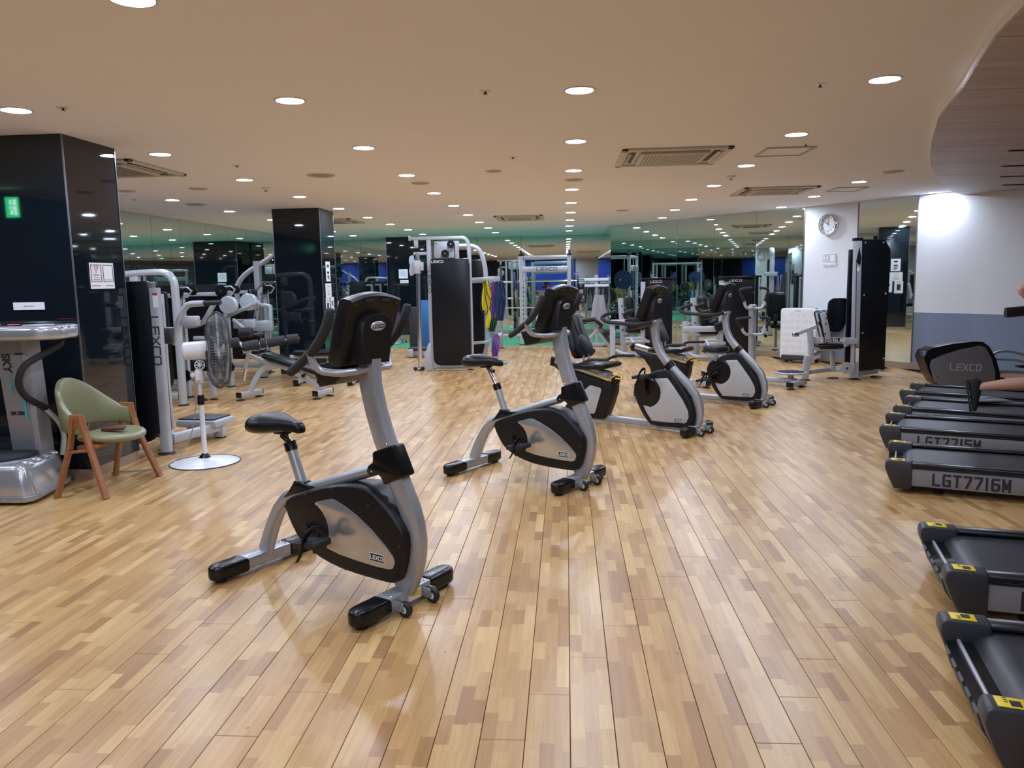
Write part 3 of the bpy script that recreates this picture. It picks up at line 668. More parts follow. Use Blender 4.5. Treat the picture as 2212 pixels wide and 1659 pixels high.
def upright_bike(label, dx=0.0, dz=0.0):
    t = thing('upright_bike', label, 'exercise bike', group='upright exercise bikes')
    foot_bar(t, 0, .315, wheels=1); foot_bar(t, -1.0, .315)
    up_ = [(-.158, .0, 1.15), (-.157, 0, 1.03), (-.127, 0, .906), (-.084, 0, .784), (-.045, 0, .70)]
    part(t, 'upper_post', M().tube(up_, (.102, .070), up=(0, 1, 0), bev=.022), SIL)
    lo = [(-.04, 0, .69), (-.015, 0, .62), (.022, 0, .545), (.058, 0, .47), (.078, 0, .406), (.088, 0, .34), (.083, 0, .27), (.062, 0, .19), (.035, 0, .13), (.005, 0, .082)]
    lp = part(t, 'lower_post', M().tube(lo, (.104, .066), up=(0, 1, 0), bev=.022), SIL)
    q = M()
    for s in (-1, 1):
        q.lathe([(0, s * .0335), (.006, s * .0335), (.006, s * .032)], (.055, 0, .215), 10, 'y')
    part(lp, 'plug', q, INK)
    for (x, z) in ((-.095, .745), (-.045, .765)):
        for s in (-1, 1): part(t, 'bolt', M().ball((x, s * .032, z), (.008, .005, .008), 10, 6), CHR)
    col_ = part(t, 'collar', M().prism([(-.128, .722), (-.004, .768), (.062, .628), (-.064, .574), (-.082, .612), (-.112, .622), (-.150, .606), (-.172, .622), (-.160, .655), (-.128, .672)], -.043, .043, 'xz', .010, .012), BLKG)
    part(col_, 'bolt_head', M().ball((-.135, -.044, .632), (.006, .003, .006), 8, 5), CHR)
    tt = [(-.15, 0, .628), (-.26, 0, .592), (-.45, 0, .527), (-.62, 0, .470), (-.72, 0, .435), (-.80, 0, .392), (-.862, 0, .325), (-.915, 0, .24), (-.955, 0, .16), (-.99, 0, .083)]
    rs = [.027, .028, .030, .032, .034, .037, .041, .045, .048, .05]
    q = M(); n = 16; rg = []
    for i, p in enumerate(tt):
        p = Vector(p); tv = (Vector(tt[min(i + 1, 9)]) - Vector(tt[max(i - 1, 0)])).normalized(); u = Vector((0, 1, 0)); w_ = tv.cross(u)
        rg.append([p + u * (.028 * math.cos(2 * PI * k / n)) + w_ * (rs[i] * math.sin(2 * PI * k / n)) for k in range(n)])
    part(t, 'frame_tube', q.loft(rg), SIL)
    cov = [(-.735, .405), (-.66, .448), (-.52, .495), (-.369, .541), (-.21, .566), (-.13, .556), (-.055, .51), (.02, .445), (.075, .385), (.086, .33), (.075, .25), (.045, .16), (.01, .128), (-.05, .122), (-.31, .126), (-.46, .150), (-.56, .185), (-.64, .235), (-.70, .32)]
    c = part(t, 'shroud', M().prism(chaikin(cov), -.078, .078, 'xz', .018, seg=3), BLK, ang=30)
    ax, az, cr_ = -.535, .305, .135
    arc = [(ax + cr_ * math.cos(a), az + cr_ * math.sin(a)) for a in [R(d) for d in (62, 46, 30, 14, -2, -18, -32)]]
    pn = [(-.492, .432), (-.478, .446), (-.37, .476), (-.345, .474), (-.28, .452), (-.20, .418), (-.11, .366), (-.03, .306), (.018, .262), (.026, .238), (.014, .206), (-.01, .196), (-.10, .194), (-.22, .198), (-.33, .206), (-.42, .222)] + arc[::-1]
    for s in (-1, 1):
        pp = part(t, 'side_panel', M().prism(pn, s * .0775, s * .0815, 'xz', .0015), PAN); plate_label(pp, -.085, .238, s * .0825)
    q = M()
    for s in (-1, 1):
        for (x, z) in ((-.715, .385), (-.56, .468), (-.37, .522), (-.13, .478), (.055, .315), (-.08, .142), (-.30, .140), (-.52, .18)): q.lathe([(0, s * .0792), (.007, s * .0792), (.008, s * .077)], (x, 0, z), 8, 'y')
    part(c, 'screw', q, INK)
    crank(t, ax, az, R(-12), .082, .125)
    part(t, 'boot', M().prism([(-.79, .405), (-.745, .445), (-.70, .500), (-.645, .506), (-.60, .498), (-.52, .505), (-.58, .48), (-.68, .445)], -.034, .034, 'xz', .008).box((-.67, 0, .495), (.075, .058, .03), .01), BLKG)
    a = Vector((-.672, 0, .50)); b_ = Vector((-.752, 0, .705)); part(t, 'seat_tube', M().cyl(a, b_ - (b_ - a) * .2, .0265, n=20), SIL)
    part(t, 'tube_clamp', M().cyl(b_ - (b_ - a) * .24, b_ - (b_ - a) * .03, .0315, n=20), BLKG)
    d = (b_ - a).normalized(); part(t, 'seat_post', M().cyl(b_ - d * .03, (-.785 + dx, 0, .745 + dz), .0175, n=16), CHR)
    part(t, 'seat_clamp', M().box((-.800 + dx, 0, .746 + dz), (.09, .05, .022), .006, (0, R(-3), 0)), BLKG)
    saddle(t, -.825 + dx, .772 + dz)
    part(t, 'adjuster_knob', M().cyl((-.75 + dx, -.045, .738 + dz), (-.68 + dx, -.06, .718 + dz), .011, .014).cyl((-.78 + dx, 0, .742 + dz), (-.75 + dx, -.045, .738 + dz), .004), BLKG)
    console(t, -.135, 1.130)
    for s in (-1, 1):
        hb = [(-.145, 0, 1.104), (-.145, s * .06, 1.102), (-.185, s * .16, 1.096), (-.25, s * .215, 1.108), (-.27, s * .240, 1.145), (-.278, s * .246, 1.190)]
        part(t, 'handlebar', M().tube(hb, .0165, 12, fil=.05), SIL)
        part(t, 'upper_grip', M().tube([(-.275, s * .246, 1.186), (-.255, s * .246, 1.205), (-.205, s * .246, 1.252), (-.165, s * .246, 1.31), (-.135, s * .246, 1.378), (-.131, s * .246, 1.388)], [.017, .021, .0225, .0225, .021, .014], 12), FOAM)
        part(t, 'lower_grip', M().tube([(-.285, s * .246, 1.188), (-.300, s * .246, 1.172), (-.385, s * .244, 1.116), (-.420, s * .242, 1.098), (-.430, s * .242, 1.094)], [.017, .021, .0215, .0205, .012], 12), FOAM)
    return t
ub = upright_bike('silver and black upright exercise bike nearest the camera, black saddle, tall console')
ub.location = (-.765, 3.44, 0); ub.rotation_euler.z = R(-30.5)
ub2 = upright_bike('second silver and black upright exercise bike, in front of the recumbent bikes', -.045, .085)
ub2.location = (.086, 5.552, 0); ub2.rotation_euler.z = R(-33)

def recumbent_bike(label, ca, high):
    t = thing('recumbent_bike', label, 'exercise bike', group='recumbent exercise bikes')
    foot_bar(t, .0, .27, wheels=1); foot_bar(t, -1.50, .26)
    part(t, 'base_rail', M().tube([(-1.50, 0, .052), (-.02, 0, .052)], (.07, .05), up=(0, 1, 0), bev=.02), SIL)
    part(t, 'upper_post', M().tube([(-.440, 0, 1.085), (-.458, 0, .985), (-.442, 0, .86), (-.395, 0, .756), (-.322, 0, .669), (-.280, 0, .628)], (.085, .062), up=(0, 1, 0), bev=.028), SIL)
    part(t, 'collar', M().tube([(-.312, 0, .658), (-.268, 0, .615)], (.100, .078), up=(0, 1, 0), bev=.03), BLKG)
    part(t, 'lower_post', M().tube([(-.285, 0, .631), (-.195, 0, .547), (-.087, 0, .457), (-.017, 0, .374), (.019, 0, .281), (.028, 0, .205), (.018, 0, .135), (-.005, 0, .07)], (.088, .068), up=(0, 1, 0), bev=.03), SIL)
    for s in (-1, 1): part(t, 'bolt', M().ball((-.335, s * .03, .70), (.008, .006, .008), 8, 5), CHR)
    ax, az, cr_ = -.495, .375, .158
    circ = [(ax + cr_ * math.cos(a), az + cr_ * math.sin(a)) for a in [R(d) for d in range(100, 215, 12)]]
    cov = [(-.262, .610), (-.36, .598), (-.455, .572)] + circ + [(-.585, .20), (-.53, .12), (-.470, .058), (-.43, .046), (-.20, .048), (-.02, .060), (.005, .10), (.01, .22), (-.055, .35), (-.17, .50)]
    c = part(t, 'front_shroud', M().prism(chaikin(cov), -.078, .078, 'xz', .016, seg=3), BLK, ang=30)
    arc = [(ax + .150 * math.cos(a), az + .150 * math.sin(a)) for a in [R(d) for d in (48, 32, 16, 0, -16, -32, -48, -64, -78)]]
    pn = [(-.412, .512), (-.385, .515), (-.275, .526), (-.262, .515), (-.20, .44), (-.11, .325), (-.055, .23), (-.045, .17), (-.068, .115), (-.09, .104), (-.27, .096), (-.44, .094), (-.50, .17), (-.538, .238), (-.525, .245)] + arc[::-1]
    for s in (-1, 1):
        pp = part(t, 'side_panel', M().prism(pn, s * .0775, s * .0815, 'xz', .0012), PANG); plate_label(pp, -.155, .125, s * .0825, 1.05)
        part(t, 'crank_cover', M().lathe([(0, s * .088), (.135, s * .086), (.146, s * .076)], (ax, 0, az), 36, 'y'), BLKG)
    q = M()
    for s in (-1, 1):
        for (x, z) in ((-.43, .555), (-.20, .455), (-.02, .25), (-.05, .075), (-.42, .062)): q.lathe([(0, s * .0792), (.007, s * .0792), (.008, s * .077)], (x, 0, z), 8, 'y')
    part(c, 'screw', q, INK)
    crank(t, ax, az, ca, .088)
    console(t, -.445, 1.092)
    for s in (-1, 1):
        part(t, 'fore_handle', M().tube([(-.45, s * .08, 1.06), (-.48, s * .17, 1.05), (-.56, s * .225, 1.042), (-.86, s * .225, 1.06), (-.945, s * .215, 1.095), (-.90, s * .19, 1.135), (-.80, s * .16, 1.16)], [.016, .017, .021, .021, .021, .02, .017] if False else .019, 12, fil=.06), FOAM)
        part(t, 'handle_stub', M().tube([(-.43, 0, 1.065), (-.45, s * .09, 1.058)], .0165, 10), SIL)
    # seat rail, rear shroud, carriage and seat
    part(t, 'seat_rail', M().tube([(-1.68, 0, .622), (-.93, 0, .462)], (.075, .07), up=(0, 1, 0), bev=.012), mat('brushed_aluminium', (.62, .63, .65), .22, .9))
    part(t, 'rail_end_cap', M().tube([(-1.705, 0, .615), (-1.665, 0, .606)], (.11, .09), up=(0, 1, 0), bev=.02), BLKG)
    part(t, 'rail_head', M().box((-.91, 0, .455), (.085, .075, .10), .02, (0, R(12), 0)), BLKG)
    rc = [(-1.69, .585), (-1.60, .568), (-1.20, .482), (-.90, .42), (-.905, .33), (-.95, .20), (-1.01, .058), (-1.03, .045), (-1.30, .042), (-1.48, .052), (-1.515, .10), (-1.50, .15), (-1.44, .20), (-1.40, .27), (-1.42, .36), (-1.50, .46), (-1.60, .53)]
    part(t, 'rear_shroud', M().prism(rc, -.070, .070, 'xz', .014, seg=2), BLK, ang=30)
    for s in (-1, 1): part(t, 'rear_panel', M().prism([(-1.315, .275), (-1.185, .385), (-1.165, .392), (-1.045, .372), (-1.035, .35), (-1.115, .11), (-1.13, .095), (-1.22, .095), (-1.335, .12)], s * .0695, s * .0735, 'xz', .001, .012), PANG)
    part(t, 'seat_carriage', M().box((-1.12, 0, .545), (.30, .10, .03), .006, (0, R(10), 0)).box((-1.03, 0, .505), (.10, .13, .05), .006).box((-1.24, 0, .575), (.12, .12, .03), .005).cyl((-1.01, -.09, .49), (-1.01, .09, .49), .012), SIL2)
    st = M(); rg = []
    for (x, w_, zt, zb) in ((-1.43, .10, .602, .575), (-1.40, .155, .625, .56), (-1.32, .17, .628, .552), (-1.18, .185, .622, .555), (-1.05, .19, .632, .565), (-.965, .185, .640, .575), (-.935, .16, .63, .59)):
        rg.append([Vector((x, w_ * (abs(math.cos(a)) ** .5) * (1 if math.cos(a) > 0 else -1), (zt + zb) / 2 + (zt - zb) / 2 * (abs(math.sin(a)) ** .6) * (1 if math.sin(a) > 0 else -1))) for a in [2 * PI * k / 20 for k in range(20)]])
    part(t, 'seat', st.loft(rg), VIN, ang=50)
    bk = M(); d = Vector((.25, 0, -.50)).normalized(); B = []
    for (u, w_, th) in ((0, .10, .02), (.02, .125, .03), (.12, .14, .032), (.25, .165, .036), (.36, .185, .04), (.44, .18, .042), (.475, .15, .035), (.485, .10, .015)):
        c0 = Vector((-1.455, 0, 1.125)) + Vector((.165, 0, -.475)).normalized() * u; n_ = Vector((.475, 0, .165)).normalized()
        B.append([c0 + Vector((0, 1, 0)) * (w_ * (abs(math.cos(a)) ** .45) * (1 if math.cos(a) > 0 else -1)) + n_ * (th * (abs(math.sin(a)) ** .7) * (1 if math.sin(a) > 0 else -1)) for a in [2 * PI * k / 24 for k in range(24)]])
    bb = part(t, 'backrest', bk.loft(B), VIN, ang=50)
    n_ = Vector((.475, 0, .165)).normalized(); dn = Vector((.165, 0, -.475)).normalized(); c0 = Vector((-1.455, 0, 1.125)) + dn * .35 + n_ * .034
    q = M(); q.ball((0, 0, 0), (.11, .10, .016), 20, 10); mt_ = Matrix((dn, (0, 1, 0), n_)).transposed().to_4x4(); mt_.translation = c0
    q.v = [tuple(mt_ @ Vector(p)) for p in q.v]; part(bb, 'lumbar_pad', q, VIN)
    q = M()
    for y in (-.05, .05): q.cyl(Vector((-1.455, y, 1.125)) + dn * .05 + n_ * .032, Vector((-1.455, y * .6, 1.125)) + dn * .24 + n_ * .041, .004, n=6)
    part(bb, 'seam', q, INK)
    for s in (-1, 1):
        part(t, 'back_support', M().cyl((-1.28, s * .045, .70), (-1.25, s * .045, .58), .013), SIL)
        part(t, 'side_handle', M().tube([(-1.36, s * .10, .60), (-1.30, s * .22, .615), (-1.18, s * .24, .625), (-1.06, s * .245, .680), (-.84, s * .245, .688)], .0155, 10, fil=.05), FOAM)
    part(t, 'release_lever', M().tube([(-1.14, -.09, .515), (-.92, -.12, .462), (-.84, -.13, .520), (-.74, -.13, .548), (-.745, -.13, .492), (-.83, -.13, .490)], .0065, 8, fil=.015), YELP)
    return t
rb = recumbent_bike('nearer silver recumbent exercise bike with raised near pedal and yellow seat lever', R(92), 1)
rb.location = (1.234, 7.44, 0); rb.rotation_euler.z = R(-36)
rb2 = recumbent_bike('farther silver recumbent exercise bike with lowered near pedal, before the standing twister', R(215), 0)
rb2.location = (2.227, 9.035, 0); rb2.rotation_euler.z = R(-36)
# ================================================================ LEFT SIDE: vibration plate, chair, fan, strength machines, bench
W = dict(world=True)
# ---- vibration plate against the near column (faces the camera side)
t = thing('vibration_plate', 'silver vibration plate machine on the left with red-lit display and black tread', 'exercise machine', (-4.2, 5.35, 0))
q = M().prism([(-4.9, 5.03), (-3.72, 5.03), (-3.82, 5.66), (-4.9, 5.66)], .03, .27, 'xy', .045, .10, seg=3)
q.v = [(p[0] + (.0 if p[2] < .15 else -.05 * (1 if p[0] > -4.2 else 0)), p[1] + (0 if p[2] < .15 or p[1] > 5.4 else .04), p[2]) for p in q.v]
part(t, 'base', q, VIB, **W)
part(t, 'base_skirt', M().prism([(-4.91, 5.02), (-3.705, 5.02), (-3.805, 5.67), (-4.91, 5.67)], .022, .062, 'xy', .006, .10), mat('skirt_silver', (.40, .41, .43), .3, .6), **W)
part(t, 'tread_plate', M().prism([(-4.9, 5.10), (-4.02, 5.10), (-3.88, 5.26), (-3.88, 5.42), (-4.9, 5.44)], .275, .315, 'xy', .012, .05), CHAR, **W)
part(t, 'tread_trim', M().prism([(-4.9, 5.092), (-4.03, 5.092), (-3.875, 5.255), (-3.88, 5.40), (-4.9, 5.44)], .268, .280, 'xy', .002, .05), PANG, **W)
for k in range(4):
    part(t, 'base_rib', M().ball((-3.85 - .02 * k, 5.20 + .115 * k, .262), (.07, .03, .022), 14, 8), VIB, **W)
for (x, y) in ((-4.8, 5.12), (-3.82, 5.12), (-3.90, 5.56), (-4.8, 5.58)): part(t, 'foot', M().cyl((x, y, 0), (x, y, .03), .03), RUB, **W)
for x, y in ((-3.90, 5.018), (-3.73, 5.15), (-3.755, 5.32), (-3.785, 5.52)): part(t, 'screw', M().ball((x, y, .042), .008, 8, 5), CHR, **W)
q = M().loft([[Vector(p) for p in ((-4.10, 5.42, .27), (-3.925, 5.42, .27), (-3.925, 5.58, .27), (-4.10, 5.58, .27))], [Vector(p) for p in ((-4.10, 5.34, 1.16), (-3.91, 5.34, 1.16), (-3.91, 5.50, 1.16), (-4.10, 5.50, 1.16))]])
col_ = part(t, 'column', q, mat('brushed_silver_blue', (.34, .37, .42), .35, .6), **W)
part(t, 'column_edge', M().loft([[Vector(p) for p in ((-3.925, 5.425, .27), (-3.89, 5.44, .27), (-3.89, 5.58, .27), (-3.925, 5.58, .27))], [Vector(p) for p in ((-3.912, 5.345, 1.16), (-3.87, 5.36, 1.16), (-3.87, 5.50, 1.16), (-3.912, 5.50, 1.16))]]), GRY, **W)
def wtext(t, body, o, xa, ya, size, m_, **k):
    r = t
    while r.parent: r = r.parent
    inv = (Matrix.Translation(r.location) @ Matrix.Rotation(r.rotation_euler.z, 4, 'Z')).inverted()
    return text(t, body, inv @ frame(o, xa, ya), size, m_, **k)
sl = Vector((0, -.08, .89)).normalized()
wtext(col_, 'SKY', (-4.035, 5.355, .965), -sl, (1, 0, 0), .085, INK, bold=.003, xs=.95)
wtext(col_, 'I', (-3.935, 5.351, 1.03), -sl, (1, 0, 0), .075, INK, bold=.003)
CYA = mat('cyan_print', (.05, .42, .50), .5)
wtext(col_, 'vibration', (-4.02, 5.366, .80), -sl, (1, 0, 0), .045, CYA, xs=.9)
part(col_, 'print_line', M().box((-3.945, 5.3775, .70), (.02, .002, .30), rot=(R(5.1), 0, 0)), CYA, **W)
wtext(col_, 'SM 290', (-4.012, 5.388, .59), (1, 0, 0), sl, .038, INK, bold=.0015, xs=.9)
q = M().prism([(-4.60, 5.18), (-3.66, 5.18), (-3.55, 5.28), (-3.56, 5.52), (-3.66, 5.58), (-4.60, 5.58)], 1.135, 1.235, 'xy', .03, .06, seg=3)
hd = part(t, 'display_head', q, VIB, **W)
part(hd, 'display_window', M().box((-4.05, 5.34, 1.238), (.42, .14, .006), .002), BLKG, **W)
part(hd, 'red_digits', M().box((-3.93, 5.33, 1.243), (.07, .025, .003)).box((-4.1, 5.33, 1.243), (.14, .018, .003)), mat('red_led', (.5, .01, .02), .5, emit=(1, .05, .1), es=1.5), **W)
part(hd, 'button_pad', M().prism([(-3.83, 5.26), (-3.70, 5.24), (-3.66, 5.40), (-3.83, 5.44)], 1.235, 1.241, 'xy', .001, .03), PANG, **W)
for k in range(3): part(hd, 'head_rib', M().ball((-3.60, 5.30 + .085 * k, 1.222), (.06, .022, .016), 12, 7), VIB, **W)
q = M().tube([(-3.80, 5.52, 1.12), (-3.68, 5.47, 1.13), (-3.67, 5.44, 1.09), (-3.835, 5.25, .955), (-3.89, 5.25, .83), (-3.90, 5.33, .72), (-3.87, 5.50, .61)], .024, 12, fil=.06); part(t, 'grip_rail', q, FOAM, **W)
part(t, 'rail_tube', M().tube([(-3.875, 5.49, .615), (-3.82, 5.56, .50), (-3.80, 5.58, .40), (-3.83, 5.58, .24)], .019, 12, fil=.05), SIL2, **W)

# ---- chair with olive shell and A-shaped teak legs
t = thing('armchair', 'olive green vinyl chair with bent back and A-shaped teak legs', 'chair', (-3.455, 5.54, 0), R(-4))
def legA(s):
    q = M(); y = s * .285
    q.tube([(-.180, y + s * .045, 0), (-.07, y, .38), (-.025, y, .585)], (.03, .052), up=(0, 1, 0), bev=.01)
    q.tube([(.205, y + s * .045, 0), (.075, y, .38), (.025, y, .585)], (.03, .056), up=(0, 1, 0), bev=.01)
    q.prism([(-.068, .49), (-.03, .49), (0, .515), (.03, .49), (.068, .49), (.052, .60), (-.052, .60)], y - .014, y + .014, 'xz', .005)
    q.tube([(-.10, y + s * .005, .325), (.10, y + s * .005, .345)], (.02, .04), up=(0, 1, 0), bev=.005)
    return q
for s in (-1, 1): part(t, 'leg_frame', legA(s), WOOD)
part(t, 'cross_rail', M().box((-.02, 0, .352), (.05, .52, .03), .006).box((.08, 0, .36), (.05, .52, .03), .006), WOOD)
rg = []
for (k, sc_) in ((0, .90), (.012, .98), (.030, 1.0), (.045, .95), (.052, .80), (.054, .3)):
    rr = []
    for i in range(28):
        a = 2 * PI * i / 28; x = .235 * math.cos(a) * (1.05 if math.cos(a) > 0 else .9); y = .245 * math.sin(a) * (1 - .10 * math.cos(a) * 0)
        rr.append(Vector((.045 + x * sc_, y * sc_, .385 + k - .02 * (x / .2) ** 2 * .5)))
    rg.append(rr)
part(t, 'seat', M().loft(rg), OLV, ang=60)
# bent back: swept along an arc, highest in the middle, low at the arms
rg = []
for i in range(25):
    u = -1 + 2 * i / 24; a = PI + u * R(98); cx_ = -.0 + .245 * math.cos(a) * 1.05; cy_ = .268 * math.sin(a)
    hgt = .11 + .24 * max(0, math.cos(u * 1.75)) ** 1.5; zb = .46 + .02 * (1 - abs(u)); th = .020 + .004 * (1 - abs(u)); rad = Vector((math.cos(a), math.sin(a), 0)); lean = .07 * (hgt - .1)
    pr = []
    for (w_, z) in ((-1, 0), (-.6, -.035), (.6, -.035), (1, 0), (1, .5), (1, .92), (.6, 1.0), (-.6, 1.0), (-1, .92), (-1, .5)):
        zz = zb + (z * hgt if z > 0 else z * .3); pr.append(Vector((cx_, cy_, 0)) + rad * (th * w_ + lean * z * 1.6) + Vector((0, 0, zz)))
    rg.append(pr)
part(t, 'backrest', M().loft(rg), OLV, ang=60)
q = solo('wallet', M().box((-3.36, 5.50, .459), (.155, .085, .010), .003, (0, 0, R(15))).box((-3.36, 5.50, .448), (.15, .08, .010), .003, (0, 0, R(15))), LTH, 'dark red leather phone wallet lying on the olive chair seat', 'wallet')

# ---- pedestal fan with a net over its cage, turned to the right
t = thing('pedestal_fan', 'white pedestal fan with dark net over its cage, beside the olive chair', 'fan', (-3.075, 6.32, 0), R(25))
part(t, 'base', M().lathe([(0, .045), (.05, .045), (.10, .030), (.13, .034), (.20, .018), (.265, .004), (.285, .003), (.285, 0), (0, 0)], n=40), WHP)
part(t, 'base_rim', M().lathe([(.280, 0), (.288, .001), (.288, .006), (.280, .007)], n=40), INK)
part(t, 'pole', M().cyl((0, 0, .04), (0, 0, .52), .021), WHP); part(t, 'pole_socket', M().lathe([(0, .04), (.05, .045), (.034, .065), (.024, .08), (0, .08)]), BLKG)
part(t, 'height_clamp', M().cyl((0, 0, .50), (0, 0, .58), .028).cyl((0, 0, .54), (.0, -.05, .54), .018).cyl((0, 0, .54), (.05, 0, .54), .014), BLKG)
part(t, 'upper_pole', M().cyl((0, 0, .56), (0, 0, .72), .016), WHP)
part(t, 'neck', M().box((0, 0, .74), (.07, .06, .12), .018).ball((-.05, -.01, .75), .022, 10, 8).cyl((-.01, -.03, .72), (-.01, -.045, .72), .013), WHP)
part(t, 'tilt_wheel', M().lathe([(.034, -.012), (.042, -.012), (.042, .012), (.034, .012)], (.01, -.02, .835), 18, 'y').lathe([(0, -.012), (.012, -.012), (.012, .012), (0, .012)], (.01, -.02, .835), 10, 'y').box((.01, -.02, .835), (.075, .012, .008)).box((.01, -.02, .835), (.008, .012, .075)).box((.01, -.02, .835), (.075, .012, .006), rot=(0, R(45), 0)).box((.01, -.02, .835), (.075, .012, .006), rot=(0, R(-45), 0)).cyl((.01, 0, .84), (.01, 0, .90), .018), WHP)
mh = part(t, 'motor_housing', M().lathe([(0, -.150), (.060, -.148), (.073, -.135), (.078, -.05), (.080, .045), (.076, .07), (0, .07)], (.03, 0, .955), 28, 'x'), WHP)
part(mh, 'maker_plate', M().box((.075, -.081, .93), (.03, .004, .045)), INKG)
cx_ = .165; cz_ = .955; RC = .295
part(t, 'cage_ring', M().lathe([(RC - .006, -.008), (RC + .006, -.008), (RC + .006, .008), (RC - .006, .008), (RC - .006, -.008)], (cx_, 0, cz_), 40, 'x'), WHP)
q = M()
for k in range(72):
    a = 2 * PI * k / 72; ca_, sa_ = math.cos(a), math.sin(a)
    q.tube([(cx_ - .075, .07 * ca_, cz_ + .07 * sa_), (cx_ - .085, .16 * ca_, cz_ + .16 * sa_), (cx_ - .055, .265 * ca_, cz_ + .265 * sa_), (cx_, RC * ca_, cz_ + RC * sa_), (cx_ + .05, .265 * ca_, cz_ + .265 * sa_), (cx_ + .075, .16 * ca_, cz_ + .16 * sa_), (cx_ + .078, .05 * ca_, cz_ + .05 * sa_)], .0016, 4)
cg = part(t, 'cage_wires', q, WHP); cg['kind'] = 'stuff'
part(t, 'front_badge', M().lathe([(0, .085), (.05, .083), (.052, .076), (0, .074)], (cx_, 0, cz_), 20, 'x'), WHP)
part(t, 'hub', M().lathe([(0, -.03), (.05, -.03), (.045, .05), (0, .055)], (cx_, 0, cz_), 20, 'x'), WHP)
for k in range(4):
    a0 = 2 * PI * k / 4 + .3; rg = []
    for i in range(7):
        r_ = .04 + .035 * i; hw_ = R(12 + 17 * math.sin(PI * (i + .8) / 8.2)); 
        rg.append([Vector((cx_ + d_ * .035 + e_, r_ * math.cos(a0 + d_ * hw_), cz_ + r_ * math.sin(a0 + d_ * hw_))) for (d_, e_) in ((-1, 0), (-.3, .002), (.4, .002), (1, 0), (.4, -.002), (-.3, -.002))])
    part(t, 'blade', M().loft(rg), mat('fan_blade', (.35, .38, .40), .3))
NET, nt, b = node_mat('dark_net')
b.inputs['Base Color'].default_value = (.02, .022, .025, 1); b.inputs['Roughness'].default_value = .7
tc = nt.nodes.new('ShaderNodeTexCoord'); nz = nt.nodes.new('ShaderNodeTexNoise'); nz.inputs['Scale'].default_value = 18; nz.inputs['Detail'].default_value = 3; nt.links.new(tc.outputs['Object'], nz.inputs['Vector'])
mr = nt.nodes.new('ShaderNodeMapRange'); mr.inputs[1].default_value = .35; mr.inputs[2].default_value = .65; mr.inputs[3].default_value = .22; mr.inputs[4].default_value = .85; nt.links.new(nz.outputs['Fac'], mr.inputs[0]); nt.links.new(mr.outputs[0], b.inputs['Alpha'])
q = M(); rg = []; rnd = random.Random(3)
for (x, r_) in ((-.092, .09), (-.098, .19), (-.066, .28), (-.03, .312), (.0, .318), (.03, .310), (.066, .28), (.09, .19), (.094, .05)):
    rg.append([Vector((cx_ + x + .006 * math.sin(5 * a + x * 60), (r_ + .007 * math.sin(9 * a + x * 40)) * math.cos(a), cz_ + (r_ + .007 * math.sin(9 * a + x * 40)) * math.sin(a) * (1.04 if math.sin(a) < 0 else 1))) for a in [2 * PI * i / 60 for i in range(60)]])
part(t, 'net_cover', q.loft(rg, cap=False), NET)
q = M().tube([(-3.07, 6.28, .72), (-3.06, 6.24, .62), (-3.10, 6.25, .42), (-3.14, 6.22, .22), (-3.22, 6.14, .06), (-3.34, 6.06, .006), (-3.50, 6.00, .006), (-3.62, 5.97, .006), (-3.69, 5.95, .006)], .004, 6, fil=.1); part(t, 'power_cord', q, GRY, **W)

# ---- helpers for strength machines, all in room coordinates
def hfoot(t, x, y, r=.055):
    q = M(); disc(q, x, y, r, .016); part(t, 'foot_pad', q, RUB, **W)
def shroud(t, x0, x1, z0, z1, y0, y1, rb_=.12, logo=None, edge=False, rt=.02):
    q = M().prism([(x0, z0), (x1, z0), (x1, z1), (x0, z1)], y0, y1, 'xz', .008, [rb_, rb_, rt, rt], rseg=5); o = part(t, 'shroud', q, SHR, **W)
    if logo: wtext(o, 'LEXCO', (logo[0], y0 - .002, logo[1]), (1, 0, 0), (0, 0, 1), logo[2], WHP, bold=.0012)
    return o
def pulley(t, x, y, z, r=.06, ax='y', name='pulley'):
    p = part(t, name, M().lathe([(0, -.022), (r, -.022), (r * .86, -.006), (r * .86, .006), (r, .022), (0, .022)], (x, y, z), 20, ax), BLKG, **W)
    part(p, 'pulley_bolt', M().lathe([(0, -.03), (.013, -.028), (.013, .03), (0, .03)], (x, y, z), 10, ax), CHR, **W); return p
def roller(t, p, q_, r=.055, name='foam_roller'):
    p = Vector(p); q_ = Vector(q_); d = (q_ - p).normalized()
    o = part(t, name, M().loft([[p + d * u + (d.orthogonal().normalized() * math.cos(a) + d.cross(d.orthogonal().normalized()) * math.sin(a)) * rr for a in [2 * PI * k / 16 for k in range(16)]] for u, rr in ((0, r * .8), (.012, r), ((q_ - p).length - .012, r), ((q_ - p).length, r * .8))]), FOAM, **W)
    part(o, 'roller_cap', M().cyl(p - d * .006, p, .016).cyl(q_, q_ + d * .006, .016), CHR, **W)
    return o

# ---- standing press machine next to the near column
t = thing('dip_machine', 'silver standing machine with tall black shroud and platform beside the near column', 'exercise machine', (-3.75, 7.3, 0))
shroud(t, -4.55, -3.62, .10, 1.54, 6.60, 6.66, .20)
part(t, 'shroud_side', M().box((-3.635, 6.68, .86), (.035, .14, 1.34), .008), SHR, **W)
c = part(t, 'front_column', M().tube([(-3.59, 6.66, .02), (-3.59, 6.66, 1.48)], (.095, .075), up=(0, 1, 0), bev=.02), SIL2, **W)
wtext(c, 'LEXCO', (-3.588, 6.619, 1.02), (0, 0, -1), (1, 0, 0), .088, STEEL, bold=.0012, xs=1.45)
part(c, 'warning_sticker', M().box((-3.565, 6.619, 1.37), (.045, .003, .12)), WHT, **W); part(c, 'red_band', M().box((-3.565, 6.617, 1.425), (.045, .003, .02)), RED, **W)
hfoot(t, -3.59, 6.66, .075)
